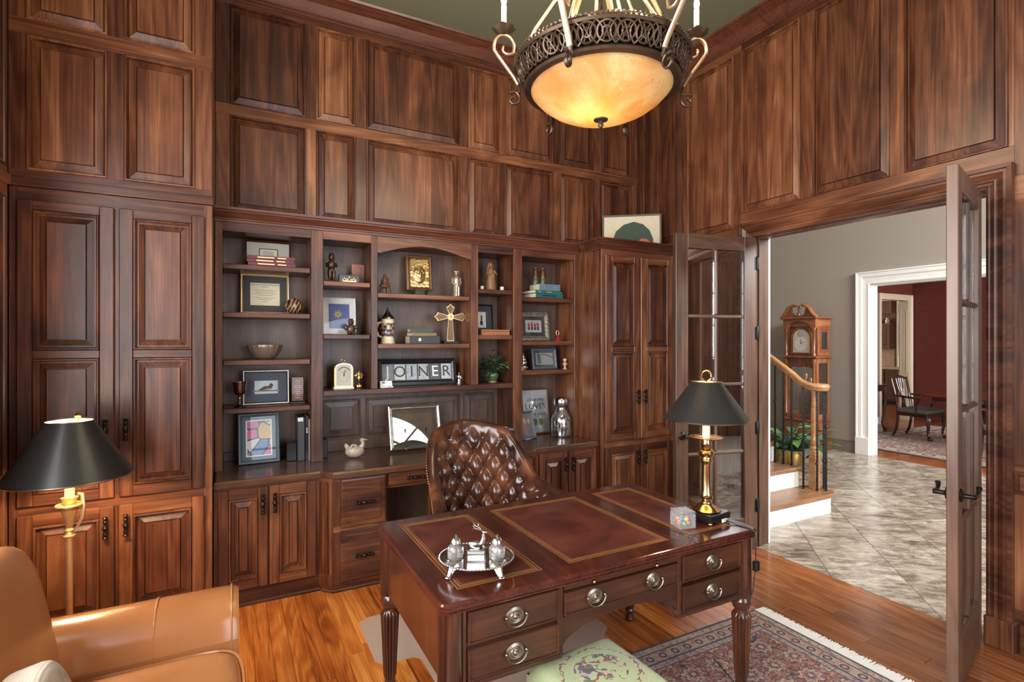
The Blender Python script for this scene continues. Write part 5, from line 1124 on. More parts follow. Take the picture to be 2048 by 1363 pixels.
B(tf).rings(-.104, .104, .045, .325, [(0, 0), (0, .014), (.012, .02), (.02, .016), (.024, .008)], back=-.004).obj('frame', plain('brown_gilt_frame', (.17, .08, .03), .35, .4, var=.3), ft)
def facef(u, v):
    x_ = -.074 + .148 * u; z_ = .072 + .222 * v; X_ = x_ / .05; Z_ = (z_ - .175) / .075; r2 = X_ * X_ + Z_ * Z_; y_ = .02 * max(0, 1 - r2) ** .5
    y_ += .011 * math.exp(-(X_ * X_) / .02 - (Z_ + .05) ** 2 / .09) + .006 * math.exp(-((abs(X_) - .42) ** 2) / .03 - (Z_ - .28) ** 2 / .015) - .006 * math.exp(-((abs(X_) - .4) ** 2) / .03 - (Z_ - .12) ** 2 / .012) + .005 * math.exp(-X_ * X_ / .08 - (Z_ + .42) ** 2 / .006) - .004 * math.exp(-X_ * X_ / .06 - (Z_ + .5) ** 2 / .004) + .006 * math.exp(-X_ * X_ / .12 - (Z_ + .8) ** 2 / .05)
    if r2 > .9: y_ += .006 * (.5 + .5 * sin(30 * X_ + 9 * Z_ + 5 * sin(6 * Z_))) * min(1, (r2 - .9) * 4)
    if Z_ > .75: y_ += .006 * (.5 + .5 * sin(26 * Z_ + 8 * X_ * X_))
    return x_, -.009 - y_, z_
B().grid(facef, 60, 80).obj('face_relief', plain('embossed_brass', (.50, .36, .16), .3, .85, var=.2), ft, ang=80)
b = B(); b.box(-.08, .08, -.03, .05, 0, .012, .002); b.box(-.05, .05, .0, .02, 0, .09); 
for sx in (-.05, .05): b.tube([(sx, .01, .01), (sx, -.035, .03), (sx, -.03, .058)], .005, 6)
b.obj('stand', BLACK, ft, (0, 0, .0), (R(7), 0, 0))
figure('monk_figurine', 'pewter standing figurine in a robe at the right of the arched bay', 1.573, 3.93, 1.928, [('l', [(.001, 0), (.032, 0), (.03, .03), (.026, .07), (.028, .11), (.031, .14), (.022, .165), (.010, .175), (.001, .176)]), ('e', (0, -.003, .192), (.018, .018, .022)), ('e', (0, -.012, .2), (.026, .014, .012)), ('t', [(-.03, 0, .15), (-.036, -.012, .11), (-.015, -.03, .09)], [.011, .011, .008]), ('t', [(.03, 0, .15), (.036, -.012, .11), (.015, -.03, .09)], [.011, .011, .008]), ('t', [(-.01, -.026, .01), (-.009, -.028, .08)], .010), ('t', [(.011, -.026, .01), (.009, -.028, .08)], .010)], plain('antiqued_pewter', (.40, .35, .26), .35, .7, var=.4, scale=50))
t = thing('beer_stein', 'painted beer stein with a pointed pewter lid', 'stein', (1.03, 3.95, 1.559))
B().lathe([(.001, 0), (.052, 0), (.054, .008), (.047, .02), (.05, .03), (.045, .04), (.044, .05), (.046, .155), (.05, .165), (.046, .172), (.048, .182), (.042, .186), (.001, .187)], (0, 0, 0), 36).obj('body', CREAMP, t)
def scn():
    m, t_, p_ = newmat('painted_stein_scene'); co = coords(t_, False); v = nd(t_, 'TexVoronoi', {'Vector': co, 'Scale': 62.0}); s_ = nd(t_, 'SeparateColor', {0: v.outputs['Color']}).outputs[0]
    setp(t_, p_, col=ramp(t_, s_, [(0, (.03, .03, .05)), (.3, (.40, .30, .2)), (.45, (.04, .10, .06)), (.6, (.45, .07, .07)), (.72, (.55, .45, .32)), (.86, (.10, .06, .10))], 'CONSTANT'), rough=.3, norm=bump(t_, v.outputs['Distance'], .5, .004)); return m
B().lathe([(.0455, .055), (.0475, .06), (.0485, .148), (.0465, .153)], (0, 0, 0), 36).obj('painted_band', scn(), t)
B().lathe([(.045, .184), (.05, .187), (.048, .196), (.036, .21), (.022, .226), (.012, .246), (.007, .258), (.009, .264), (.001, .272)], (0, 0, 0), 30).tube([(-.048, 0, .19), (-.058, 0, .20), (-.064, 0, .214), (-.058, 0, .22)], .004, 8).obj('lid', PEWT, t)
B().tube([(-.046, .0, .16), (-.07, .01, .155), (-.084, .012, .11), (-.07, .01, .06), (-.046, 0, .05)], .009, 10).obj('handle', CREAMP, t)
t = book(1.295, 3.935, 1.5595, .235, .15, .058, OLDB, 'bottom thick black antique book with a brass clasp', -3, group='antique books stack'); bx('clasp', -.05, -.03, -.078, -.0755, .02, .042, BRASS, t, .001)
book(1.288, 3.935, 1.618, .195, .13, .024, OLDT, 'middle worn tan antique book in the stack by the bronze cross', 4, group='antique books stack')
book(1.275, 3.935, 1.6425, .175, .12, .032, OLDG, 'top dark green antique book in the stack by the bronze cross', -5, group='antique books stack')
t = thing('standing_cross', 'bronze flared cross with engraved arms on a dark base', 'cross', (1.53, 3.95, 1.559), R(-4)); bx('base', -.06, .06, -.03, .03, 0, .02, BLKF, t, .003)
def arm(a, L, w0, w1):
    c_, s_ = cos(a), sin(a); pts = [(-w0, .0), (-w0, .03), (-w1, L - .028), (-w1 * .45, L - .018), (0, L), (w1 * .45, L - .018), (w1, L - .028), (w0, .03), (w0, 0)]
    return [(x_ * c_ + z_ * s_, .212 - x_ * s_ + z_ * c_) for x_, z_ in pts]
PAT = plain('engraved_bronze', (.17, .10, .05), .4, .6, var=.7, scale=130, bmp=.6); RIMB = plain('bright_bronze_rim', (.52, .36, .18), .3, .8)
for nm, m_, k, y0, y1 in (('cross_rim', RIMB, 1.0, -.008, .008), ('cross_face', PAT, .86, -.0095, -.007)):
    b = B()
    for a, L, w0, w1 in ((0, .105, .014, .034), (pi / 2, .132, .014, .034), (-pi / 2, .132, .014, .034)): b.prism(arm(a, L - .006 * (k < 1), w0 - .005 * (k < 1), w1 * k), y0, y1, 'y')
    b.prism([(-.03 * k, .02 + .006 * (k < 1)), (.03 * k, .02 + .006 * (k < 1)), (.016 * k, .212), (-.016 * k, .212)], y0, y1, 'y'); b.obj(nm, m_, t)
B().lathe([(.001, -.013), (.006, -.0125), (.012, -.0105), (.02, -.0125), (.027, -.012), (.029, -.008), (.001, -.0078)], (0, 0, .212), 28, ax='y').obj('boss', RIMB, t)
lf = thing('letter_frame', 'long black frame of six alphabet photographs on the centre shelf', 'picture frame', (1.27, 3.97, 1.238)); lf.rotation_euler = (R(-9), 0, R(-2))
B(tf).rings(-.312, .312, .001, .205, [(0, 0), (0, .016), (.022, .02), (.036, .014), (.038, .008)], back=0).obj('frame', BLACK, lf)
PHT = [plain('photo_grey_%s' % c_, v_, .4, var=.55, scale=22 + 9 * i) for i, (c_, v_) in enumerate((('a', (.16, .18, .2)), ('b', (.40, .42, .43)), ('c', (.30, .33, .36)), ('d', (.34, .36, .38)), ('e', (.07, .075, .09)), ('f', (.42, .44, .46))))]
for k, L_ in enumerate('JOINER'):
    x_ = -.232 + k * .0928; ph = B(tf).box(x_ - .041, x_ + .041, .043, .163, .008, .0095).obj('photograph', PHT[k], lf)
    text_obj('letter', L_, .12, PAPER if L_ in 'JE' else INK, ph, (x_, -.0098, .103), FX)
t = thing('card_holder', 'small white business cards in a clear holder before the letter frame', 'card holder', (.998, 3.865, 1.238)); b = bx('holder', -.048, .048, -.02, .02, 0, .012, GLASS, t, .002); bx('card', -.044, .044, -.003, .003, .006, .05, PAPER, t, 0, rot=(R(-18), 0, 0)); bx('logo', -.03, -.012, -.0105, -.0095, .03, .042, BLU, t, 0, rot=(R(-18), 0, 0))
figure('gentleman_figurine', 'tiny pewter figurine of a standing man beside the letter frame', 1.585, 3.9, 1.238, [('b', -.02, .02, -.015, .015, 0, .008, .002), ('t', [(-.006, 0, .008), (-.005, 0, .042)], .006), ('t', [(.007, 0, .008), (.005, 0, .042)], .006), ('e', (0, 0, .056), (.013, .009, .02)), ('e', (0, 0, .085), (.007, .007, .009)), ('t', [(-.012, 0, .066), (-.024, -.004, .06), (-.022, -.006, .07)], .004), ('t', [(.012, 0, .066), (.016, -.004, .044)], .004)], SILV)

# bay 4
figure('carved_madonna', 'carved wooden robed woman standing on the upper shelf', 1.88, 3.94, 1.993, [('l', [(.001, 0), (.05, 0), (.048, .02), (.036, .12), (.03, .16), (.022, .19), (.001, .2)]), ('e', (0, -.004, .212), (.016, .016, .022)), ('t', [(0, .008, .235), (-.014, .01, .215), (-.02, .01, .18), (-.03, .008, .12)], [.012, .013, .014, .012]), ('t', [(0, .008, .235), (.014, .01, .215), (.02, .01, .18), (.03, .008, .12)], [.012, .013, .014, .012]), ('t', [(-.028, -.005, .165), (-.034, -.024, .135), (-.004, -.036, .14)], [.012, .012, .007]), ('t', [(.028, -.005, .165), (.044, -.018, .135), (.006, -.036, .138)], [.012, .012, .007]), ('t', [(-.02, -.03, .01), (-.012, -.028, .13)], .009), ('t', [(.018, -.032, .01), (.012, -.028, .13)], .009), ('t', [(0, -.036, .01), (.001, -.03, .12)], .008)], plain('carved_oak', (.20, .095, .04), .45, var=.5, scale=60))
VOT = [B().lathe([(.001, 0), (.015, 0), (.016, .03), (.014, .031), (.013, .02), (.001, .019)], (0, 0, 0), 18).obj('votive_cup', WHCER, None, p_) for p_ in ((1.785, 3.9, 1.993), (1.955, 3.88, 1.993))]
tag(VOT[0], 'small white votive cup left of the carved robed woman', 'candle cup', 'votive cups'); tag(VOT[1], 'small white votive cup right of the carved robed woman', 'candle cup', 'votive cups')
t, p, q = pframe('picture_frame', 'black-framed print of a sitting black cat', 'picture frame', 1.855, 4.05, 1.627, .20, .262, .014, BLACK, plain('dark_blue_mount', (.03, .04, .055), .6), .05, PAPER, tilt=5)
flat(t, circ(-.006, .105, .014, .022) , q, INK); flat(t, circ(-.004, .14, .008, .016), q + .0002, INK); flat(t, circ(-.004, .158, .0085, .008), q + .0003, INK); flat(t, [(-.012, .158), (-.010, .172), (-.005, .165), (-.001, .165), (.003, .172), (.004, .158)], q + .0001, INK); B().tube([(.004, -q, .088), (.014, -q, .08), (.022, -q, .084)], .002, 6).obj('print', INK, t)
t = thing('wooden_box', 'flat reddish wooden box lying below the cat print', 'box', (1.882, 3.91, 1.627), R(-2)); CED = plain('cedar_box', (.30, .11, .05), .4, var=.2, scale=20); bx('base', -.125, .125, -.07, .07, 0, .03, CED, t, .002); bx('lid', -.126, .126, -.071, .071, .0315, .045, CED, t, .002); bx('clasp', -.01, .01, -.073, -.0705, .024, .038, BRASS, t, .001)
def leafy(t, n, hub, rad, hgt, size, mats, stems, seed, droop=.3):
    r_ = random.Random(seed)
    st = B()
    for k in range(n):
        a = r_.uniform(0, 2 * pi); d = rad * r_.random() ** .55; z_ = hub[2] + hgt * r_.uniform(.05, 1) * (1 - .45 * d / rad) - droop * d * (r_.random() < .35)
        c = Vector((hub[0] + d * cos(a), hub[1] + d * sin(a), z_)); s_ = size * r_.uniform(.7, 1.25)
        dirv = Vector((cos(a + r_.uniform(-.6, .6)), sin(a + r_.uniform(-.6, .6)), r_.uniform(-.5, .5))).normalized(); up = Vector((r_.uniform(-.5, .5), r_.uniform(-.5, .5), 1)).normalized(); sd = dirv.cross(up).normalized(); nn = sd.cross(dirv)
        P = [c, c + dirv * s_ * .35 + sd * s_ * .32 + nn * s_ * .06, c + dirv * s_ * .75 + sd * s_ * .22 + nn * s_ * .03, c + dirv * s_ * 1.1 - nn * s_ * .12, c + dirv * s_ * .75 - sd * s_ * .22 + nn * s_ * .03, c + dirv * s_ * .35 - sd * s_ * .32 + nn * s_ * .06, c + dirv * s_ * .55 - nn * s_ * .04]
        b = B(); b.s = True; b.add([tuple(v) for v in P] + [tuple(v - nn * .0012) for v in P], [(0, 1, 6), (1, 2, 6), (2, 3, 6), (3, 4, 6), (4, 5, 6), (5, 0, 6), (7, 13, 8), (8, 13, 9), (9, 13, 10), (10, 13, 11), (11, 13, 12), (12, 13, 7)] + [(i, (i + 1) % 6, 7 + (i + 1) % 6, 7 + i) for i in range(6)]); b.obj('leaf', mats[k % len(mats)], t, ang=60)
        if stems: st.tube([hub, (hub[0] + d * .4 * cos(a), hub[1] + d * .4 * sin(a), (hub[2] + z_) / 2 + .02), tuple(c)], size * .035, 4)
    if stems: st.obj('stems', mats[0], t)
LF = [plain('ivy_green', (.03, .06, .02), .35, var=.4), plain('ivy_dark_green', (.014, .032, .012), .35, var=.4), plain('ivy_pale_green', (.10, .15, .07), .4, var=.3)]
t = thing('potted_ivy', 'leafy green ivy in a small green pot on the bookcase shelf', 'plant', (1.90, 3.94, 1.238)); B().lathe([(.001, 0), (.03, 0), (.034, .006), (.028, .012), (.04, .03), (.05, .055), (.046, .075), (.04, .08), (.036, .072), (.001, .07)], (0, 0, 0), 28).obj('pot', [plain('green_glaze', (.05, .10, .04), .18, var=.7, scale=25)], t)
B().lathe([(.031, .0005), (.036, .003), (.034, .012), (.029, .013)], (0, 0, 0), 28).obj('pot_foot', plain('terracotta', (.35, .16, .09), .5), t)
leafy(t, 120, (0, 0, .08), .115, .20, .042, LF, True, 3)

# bay 5
t = thing('binoculars', 'old green and brown binoculars standing on the book stack', 'binoculars', (2.345, 3.94, 2.063)); OGR = plain('olive_enamel', (.05, .065, .03), .3)
for sx in (-1, 1):
    B().lathe([(.001, 0), (.034, 0), (.035, .006), (.033, .05), (.03, .056)], (sx * .037, 0, 0), 24).obj('objective_tube', OGR, t)
    B().lathe([(.03, .055), (.031, .062), (.026, .085), (.022, .115), (.019, .128), (.025, .134), (.026, .144), (.02, .146), (.001, .146)], (sx * .037, 0, 0), 24).obj('eyepiece_tube', plain('brown_leatherette', (.07, .028, .014), .25, var=.4), t)
B().lathe([(.008, .02), (.008, .11), (.011, .113), (.011, .122), (.001, .123)], (0, 0, 0), 14).box(-.02, .02, -.006, .006, .07, .08).box(-.02, .02, -.006, .006, .095, .103).obj('hinge', BLKM, t)
book(2.37, 3.93, 1.9455, .30, .2, .036, TEAL, 'bottom teal book in the stack under the binoculars', 8, [(.25, .75, plain('navy_band', (.01, .02, .05), .4))], group='books under the binoculars')
book(2.362, 3.93, 1.982, .305, .2, .024, GRN, 'middle green book in the stack under the binoculars', 10, [(.4, .6, GOLD), (.1, .2, GOLD)], group='books under the binoculars')
book(2.385, 3.915, 2.0065, .215, .16, .056 - .0, BLU, 'top slate blue book under the binoculars', 3, [(.22, .25, GOLD), (.7, .73, GOLD)], group='books under the binoculars')
def embossed(name, col):
    m, t_, p_ = newmat(name); co = coords(t_, False); v = nd(t_, 'TexVoronoi', {'Vector': co, 'Scale': 90.0}, feature='SMOOTH_F1').outputs['Distance']; setp(t_, p_, col=mix(t_, v, tuple(x_ * .3 for x_ in col), tuple(x_ * 1.7 for x_ in col)), rough=.4, metal=.7, norm=bump(t_, v, .8, .004)); return m
t, p, q = pframe('picture_frame', 'wide embossed pewter frame with a photo of four people in red', 'picture frame', 2.33, 4.0, 1.578, .31, .262, .045, embossed('embossed_pewter', (.22, .2, .16)), plain('charcoal_mount_b', (.03, .03, .03), .6), .032, plain('snow_backdrop', (.55, .55, .56), .5, var=.3, scale=40), tilt=8, rz=-3)
for k, x_ in enumerate((-.046, -.016, .014, .042)):
    flat(t, circ(x_, .138 + .006 * (k % 2), .012, .02), q, plain('red_jacket', (.40, .06, .035), .6) if k == 0 else bpy.data.materials['red_jacket']); flat(t, circ(x_, .163 + .006 * (k % 2), .006), q + .0002, plain('skin_tone', (.42, .22, .14), .6) if k == 0 else bpy.data.materials['skin_tone']); flat(t, [(x_ - .009, .098), (x_ + .009, .098), (x_ + .01, .125), (x_ - .01, .125)], q - .0002, INK)
t = thing('glass_ornament', 'small red glass bottle ornament with a gold loop', 'ornament', (2.512, 3.9, 1.578)); B().lathe([(.001, 0), (.032, 0), (.034, .01), (.022, .025), (.014, .034), (.018, .045), (.010, .055), (.001, .056)], (0, 0, 0), 22).obj('body', REDG, t); B().tube([(-.004 + .014 * cos(a), 0, .072 + .022 * sin(a)) for a in [-.9 + i * .35 for i in range(17)]], .003, 6).obj('loop', GOLD, t)
figure('silver_ornament', 'silver sailing ship ornament half hidden by the stile', 2.165, 3.9, 1.334, [('e', (0, 0, .022), (.05, .014, .02)), ('t', [(-.045, 0, .03), (-.06, 0, .045)], [.006, .002]), ('t', [(0, 0, .03), (0, 0, .142)], .002), ('b', -.002, .034, -.0015, .0015, .045, .075, .001), ('b', -.002, .026, -.0015, .0015, .078, .10, .001), ('b', -.002, .016, -.0015, .0015, .103, .12, .001), ('l', [(.001, 0), (.025, 0), (.02, .006), (.001, .007)])], SILV, cat='ornament')
t, p, q = pframe('picture_frame', 'double blue-grey frame with a pale landscape photo', 'picture frame', 2.42, 3.97, 1.334, .25, .18, .024, NAVY, BLACK, .014, plain('pale_sky_photo', (.42, .50, .54), .5, var=.2, scale=6), tilt=8)
flat(t, [(-.07, .05), (-.03, .05), (-.035, .135), (-.07, .135)], q, plain('photo_slate', (.10, .15, .18), .5)); flat(t, [(-.03, .125), (.03, .115), (.085, .09), (.085, .105), (.03, .13), (-.03, .137)], q, bpy.data.materials['photo_slate'])
figure('cup_figurine', 'small white and gold figurine at the right end of the shelf', 2.578, 3.89, 1.334, [('l', [(.001, 0), (.02, 0), (.018, .008), (.008, .014), (.010, .03), (.022, .042), (.02, .052), (.010, .056), (.014, .07), (.02, .08), (.014, .092), (.001, .095)])], plain('ivory_gilt', (.55, .36, .25), .3, .2, var=.5, scale=60))

# on the worktop
t, p, q = pframe('picture_frame', 'framed typographic print with two green olives behind the glass jar', 'picture frame', 2.375, 4.035, .758, .275, .40, .013, plain('walnut_frame', (.10, .05, .025), .4), None, 0, plain('white_print_paper', (.66, .68, .69), .6, var=.02), tilt=7)
GI = plain('grey_lettering', (.06, .06, .06), .5)
text_obj('lettering', 'olive me', .05, GI, t, (.0, -q, .305), FX, shear=.3); text_obj('lettering', 'LOVES', .072, GI, t, (.0, -q, .243), FX); text_obj('lettering', 'olive you', .05, GI, t, (.0, -q, .178), FX, shear=.3)
OG = plain('olive_green_print', (.16, .30, .05), .5, var=.2); 
for x_ in (-.012, .048): flat(t, circ(x_, .105, .024, .03), q, OG); flat(t, circ(x_ - .006, .128, .010, .007), q + .0006, plain('pimento_red', (.35, .05, .05), .5))
t, p, q = pframe('picture_frame', 'small tilted black frame with a snapshot of a smiling couple', 'picture frame', 2.20, 3.865, .758, .165, .235, .024, NAVY, None, 0, plain('snapshot_dark', (.05, .03, .035), .4, var=.6, scale=20), tilt=14, rz=14)
SK = plain('snapshot_skin', (.50, .28, .2), .5)
for x_, z_ in ((-.022, .155), (.024, .15)): flat(t, circ(x_, z_ + .008, .023, .03), q, plain('snapshot_hair', (.10, .04, .025), .5)); flat(t, circ(x_, z_ - .002, .017, .024), q + .0006, SK)
flat(t, circ(-.02, .075, .03, .045), q, plain('snapshot_plum', (.12, .02, .05), .5)); flat(t, [(.0, .03), (.05, .03), (.04, .11), (.01, .12)], q, INK)
t = thing('glass_jar', 'large silvered glass jar with a domed metal lid on the worktop', 'jar', (2.52, 3.86, .757))
def merc():
    m, t_, p_ = newmat('mercury_glass'); co = coords(t_, False); n = nd(t_, 'TexNoise', {'Vector': co, 'Scale': 16.0, 'Detail': 5.0, 'Distortion': 1.0}).outputs[0]
    setp(t_, p_, col=ramp(t_, n, [(.35, (.10, .09, .085)), (.55, (.5, .5, .5)), (.7, (.75, .76, .77))]), rough=.08, metal=.85, norm=bump(t_, n, .3, .01)); return m
B().lathe([(.001, 0), (.082, 0), (.088, .008), (.09, .02), (.09, .13), (.084, .165), (.068, .195), (.05, .22), (.042, .245), (.044, .26), (.04, .262), (.001, .262)], (0, 0, 0), 40).obj('body', merc(), t)
B().lathe([(.05, .262), (.062, .268), (.066, .28), (.066, .31), (.058, .328), (.03, .338), (.001, .34)], (0, 0, 0), 36).obj('lid', SILV, t)
mf = thing('glazed_picture', 'silver-framed glazed picture on a small easel reflecting the window', 'picture frame', (1.225, 3.86, .772)); mf.rotation_euler = (R(-15.5), 0, R(-2))
B(tf).rings(-.198, .198, 0, .325, [(0, 0), (0, .018), (.008, .022), (.014, .018), (.022, .02), (.028, .012), (.03, .006)], back=-.004).obj('frame', plain('silver_black_frame', (.32, .31, .27), .25, .8, var=.6, scale=30), mf)
B(tf).box(-.17, .17, .03, .297, .004, .0062).obj('mount', plain('tan_mount', (.26, .21, .14), .6), mf); B(tf).box(-.135, .135, .06, .265, .006, .0068).obj('picture', plain('sepia_print', (.34, .29, .2), .5, var=.4, scale=14), mf)
B(tf).box(-.17, .17, .03, .297, .009, .010).obj('glass', panem('reflective_picture_glass', .22, rough=.0), mf)
b = B()
for sx in (-.08, .08): b.tube([(sx, -.035, -.002), (sx, -.03, .0), (sx, 0.0, -.004), (sx, .05, -.004), (sx, .012, .15)], .004, 6)
b.obj('easel', BRASS, mf, (0, 0, .0), (R(13), 0, 0))
t = thing('clock_radio', 'grey table clock radio behind the leather chair', 'radio', (1.955, 3.88, .757), R(-6)); bx('body', -.1, .1, -.06, .06, .006, .11, plain('grey_plastic', (.14, .16, .17), .4), t, .006); bx('speaker_grille', .005, .09, -.063, -.06, .02, .098, BLKF, t, .002); bx('display', -.09, -.01, -.063, -.06, .05, .095, BLACK, t, .002); bx('base', -.102, .102, -.062, .062, 0, .012, plain('light_grey_plastic', (.32, .35, .37), .4), t, .003); bx('snooze_bar', -.02, .04, -.02, .02, .11, .12, plain('beige_plastic', (.4, .34, .24), .4), t, .003)
for k in range(6): bx('vent_slot', .012 + k * .013, .018 + k * .013, -.0645, -.0625, .026, .092, IRON, t, 0)

# picture on top of the tall cabinet, set across the corner
t, p, q = pframe('painting', 'leaning picture of a dark green rounded shape on the tall cabinet', 'painting', 3.205, 3.745, 2.419, .525, .31, .016, plain('grey_wood_frame', (.13, .11, .085), .4), None, 0, plain('cream_ground', (.56, .50, .36), .6), tilt=4, rz=-38, stand=False, glass=False)
flat(t, [(-.15, .03), (-.165, .09), (-.14, .16), (-.07, .22), (.02, .245), (.10, .22), (.16, .16), (.19, .08), (.19, .017), (-.13, .017)], q, plain('bottle_green_paint', (.022, .05, .028), .6, var=.3)); flat(t, [(.06, .017), (.05, .05), (.08, .085), (.13, .085), (.165, .05), (.165, .017)], q + .0006, plain('coral_paint', (.48, .10, .08), .6, var=.15))

# ------------------------------------------------------------------ on the desk
EL = (.775, 1.742)
t = thing('inkstand_tray', 'oval silver inkstand tray on lion-paw feet', 'tray', (*EL, .7612), -YAW)
b = B(); b.tf = lambda X, Y, Z: (X * 1.0, Y * .92, Z); b.lathe([(.001, .034), (.10, .034), (.112, .036), (.128, .044), (.134, .046), (.134, .049), (.126, .049), (.11, .04), (.10, .038), (.001, .038)], (0, 0, 0), 56); b.tf = None
b.obj('tray', SILV, t); b = B()
for k in range(72): a = 2 * pi * k / 72; b.ell((.133 * cos(a), .133 * .92 * sin(a), .048), .0042, 6, 4)
b = b.obj('beaded_rim', SILV, t); b['kind'] = 'stuff'
for sx in (-1, 1):
    for sy in (-1, 1): B().tube([(sx * .066, sy * .056, .037), (sx * .08, sy * .07, .030), (sx * .086, sy * .076, .014), (sx * .09, sy * .08, .007)], [.017, .016, .011, .008], 8).ell((sx * .092, sy * .082, .006), (.012, .010, .006), 8, 6).obj('foot', SILV, t)
for nm, sx in (('left', -1), ('right', 1)):
    px_ = rotz((sx * .074, -.004, 0), -YAW); t = thing('inkwell', 'cut glass inkwell with domed silver lid, %s of the stag' % nm, 'inkwell', (EL[0] + px_[0], EL[1] + px_[1], .7998), 0, 'inkwells on the tray')
    B().lathe([(.001, 0), (.026, 0), (.029, .004), (.029, .04), (.022, .05), (.017, .053), (.017, .058), (.001, .058)], (0, 0, 0), 32, .10, 16, frng=(.003, .042)).obj('glass_well', CUTG, t)
    B().lathe([(.019, .056), (.021, .058), (.02, .066), (.014, .076), (.006, .081), (.006, .085), (.001, .089)], (0, 0, 0), 24).obj('lid', SILV, t)
px_ = rotz((0, .0, 0), -YAW); t = thing('stamp_box', 'silver stamp box with a reclining stag on its lid', 'stamp box', (*EL, .7998), -YAW); bx('box', -.033, .033, -.03, .028, 0, .032, SILV, t, .004); bx('lid', -.035, .035, -.032, .03, .033, .040, SILV, t, .003)
b = B(); b.ell((-.004, 0, .052), (.03, .012, .013)).tube([(.02, 0, .055), (.026, 0, .075), (.024, 0, .09)], [.011, .008, .006], 10).ell((.03, 0, .094), (.011, .006, .006)); b.tube([(-.02, -.006, .046), (-.004, -.016, .043), (.012, -.016, .043)], .004, 8); b.tube([(.024, -.008, .048), (.034, -.014, .043), (.022, -.018, .043)], .0035, 8)
for s_ in (-1, 1):
    b.tube([(.022, 0, .098), (.012, s_ * .008, .106), (-.004, s_ * .013, .112), (-.012, s_ * .014, .122)], [.003, .0026, .0022, .0015], 6); b.tube([(.006, s_ * .01, .108), (.006, s_ * .012, .12)], .0018, 5); b.tube([(-.002, s_ * .013, .111), (-.014, s_ * .016, .112)], .0018, 5)
b.obj('stag', PEWT, t, ang=70)
t = thing('glass_box', 'cut glass lidded box of coloured candies on the desk', 'candy box', (1.765, 1.722, .7612), R(-12)); b = B()
for x0, x1, y0, y1 in ((-.04, .04, -.04, -.034), (-.04, .04, .034, .04), (-.04, -.034, -.034, .034), (.034, .04, -.034, .034)): b.box(x0, x1, y0, y1, .0, .06, .0015)
b.box(-.034, .034, -.034, .034, 0, .006); b.obj('box', CRY, t); b = B(); b.box(-.041, .041, -.041, .041, .061, .069, .003)
for k in range(6): b.tube([(-.038, -.033 + k * .0132, .0705), (.038, -.033 + k * .0132, .0705)], .0042, 6)
b.obj('lid', CRY, t)
CD = [plain('candy_%s' % n_, c_, .2) for n_, c_ in (('red', (.6, .04, .03)), ('yellow', (.75, .5, .04)), ('green', (.08, .4, .06)), ('blue', (.05, .15, .5)), ('orange', (.7, .2, .03)))]
for k in range(10):
    nm = ('red', 'yellow', 'green', 'blue', 'orange')[k % 5]; up = k >= 5; q_ = rotz((-.022 + .011 * (k % 5) * (1 if not up else -1) + (.044 if up else 0), (-.012, .014, -.016, .012, .0)[k % 5] * (1 if not up else -1), 0), -YAW)
    o = B().ell((0, 0, 0), (.0105, .0085, .0085), 10, 8).obj('candy', CD[k % 5], None, (1.765 + q_[0], 1.722 + q_[1], .7768 + .019 * up), (0, 0, k))
    tag(o, '%s wrapped candy in the %s layer inside the glass box' % (nm, 'upper' if up else 'lower'), 'candy', 'candies in the glass box')
# ------------------------------------------------------------------ staircase in the hall
st = thing('staircase', 'white-riser oak staircase with iron balusters in the hall', 'staircase', (0, 0, 0))
RI, RU = .19, .265
for k in range(7):
    yr = 2.94 + RU * k; xe = 4.92 if k == 0 else 4.79; z0 = RI * k; z1 = z0 + RI
    bx('riser', 3.726, 4.85 if k == 0 else xe - .013, yr, yr + (RU * 1.02 if k < 6 else .5), z0, z1 - .034, WHITE, st, 0)
    if k == 0:
        pts = [(3.726, yr - .03), (4.86, yr - .03)] + [(4.86 + .10 * sin(a), yr + .12 - .15 * cos(a)) for a in [pi * i / 10 for i in range(1, 11)]] + [(3.726, yr + .30)]
        B().prism(pts, z1 - .034, z1).obj('tread', TREAD, st)
        B().prism([(4.86 + .07 * sin(a), yr + .12 - .119 * cos(a)) for a in [pi * i / 10 for i in range(11)]] + [(4.845, yr + .239), (4.845, yr + .001)], 0, z1 - .0345).obj('riser', WHITE, st)
    else: bx('tread', 3.726, xe + .022, yr - .03, yr + RU + .01, z1 - .034, z1, TREAD, st, .010)
    if k > 0: bx('stringer_panel', xe - .012, xe + .004, yr, yr + RU, 0 if k == 1 else RI * (k - 1), z1 - .034, WHITE, st, 0)
def twist(x, y, z0, z1, kn):
    b = B()
    for ph in (0, pi): b.tube([(x + .0035 * cos(t * 90 + ph), y + .0035 * sin(t * 90 + ph), z0 + (z1 - z0) * t) for t in [i / 40 for i in range(41)]], .0085, 5)
    b.lathe([(.011, -.01), (.012, 0), (.007, .005)], (x, y, z0 + .012), 8)
    for q in kn: b.lathe([(.007, -.022), (.011, -.018), (.010, -.012), (.016, 0), (.010, .012), (.011, .018), (.007, .022)], (x, y, z0 + (z1 - z0) * q), 10)
    return b.obj('baluster', IRON, st)
def railz(y): return 1.155 if y < 3.08 else 1.155 + (y - 3.08) * RI / RU * .92
bal = [(4.755, 3.13, .19, ()), (4.79, 3.02, .19, (.27,)), (4.87, 2.985, .19, (.64,)), (4.925, 3.04, .19, (.28,)), (4.90, 3.12, .19, ())]
for k in range(1, 6):
    for j in range(3):
        y = 2.94 + RU * k + .05 + .088 * j; bal.append((4.765, y, RI * (k + 1), ((.35, .62), (.55,), ())[(j + k) % 3]))
for x, y, z, kn in bal: twist(x, y, z, railz(y) - .03, kn)
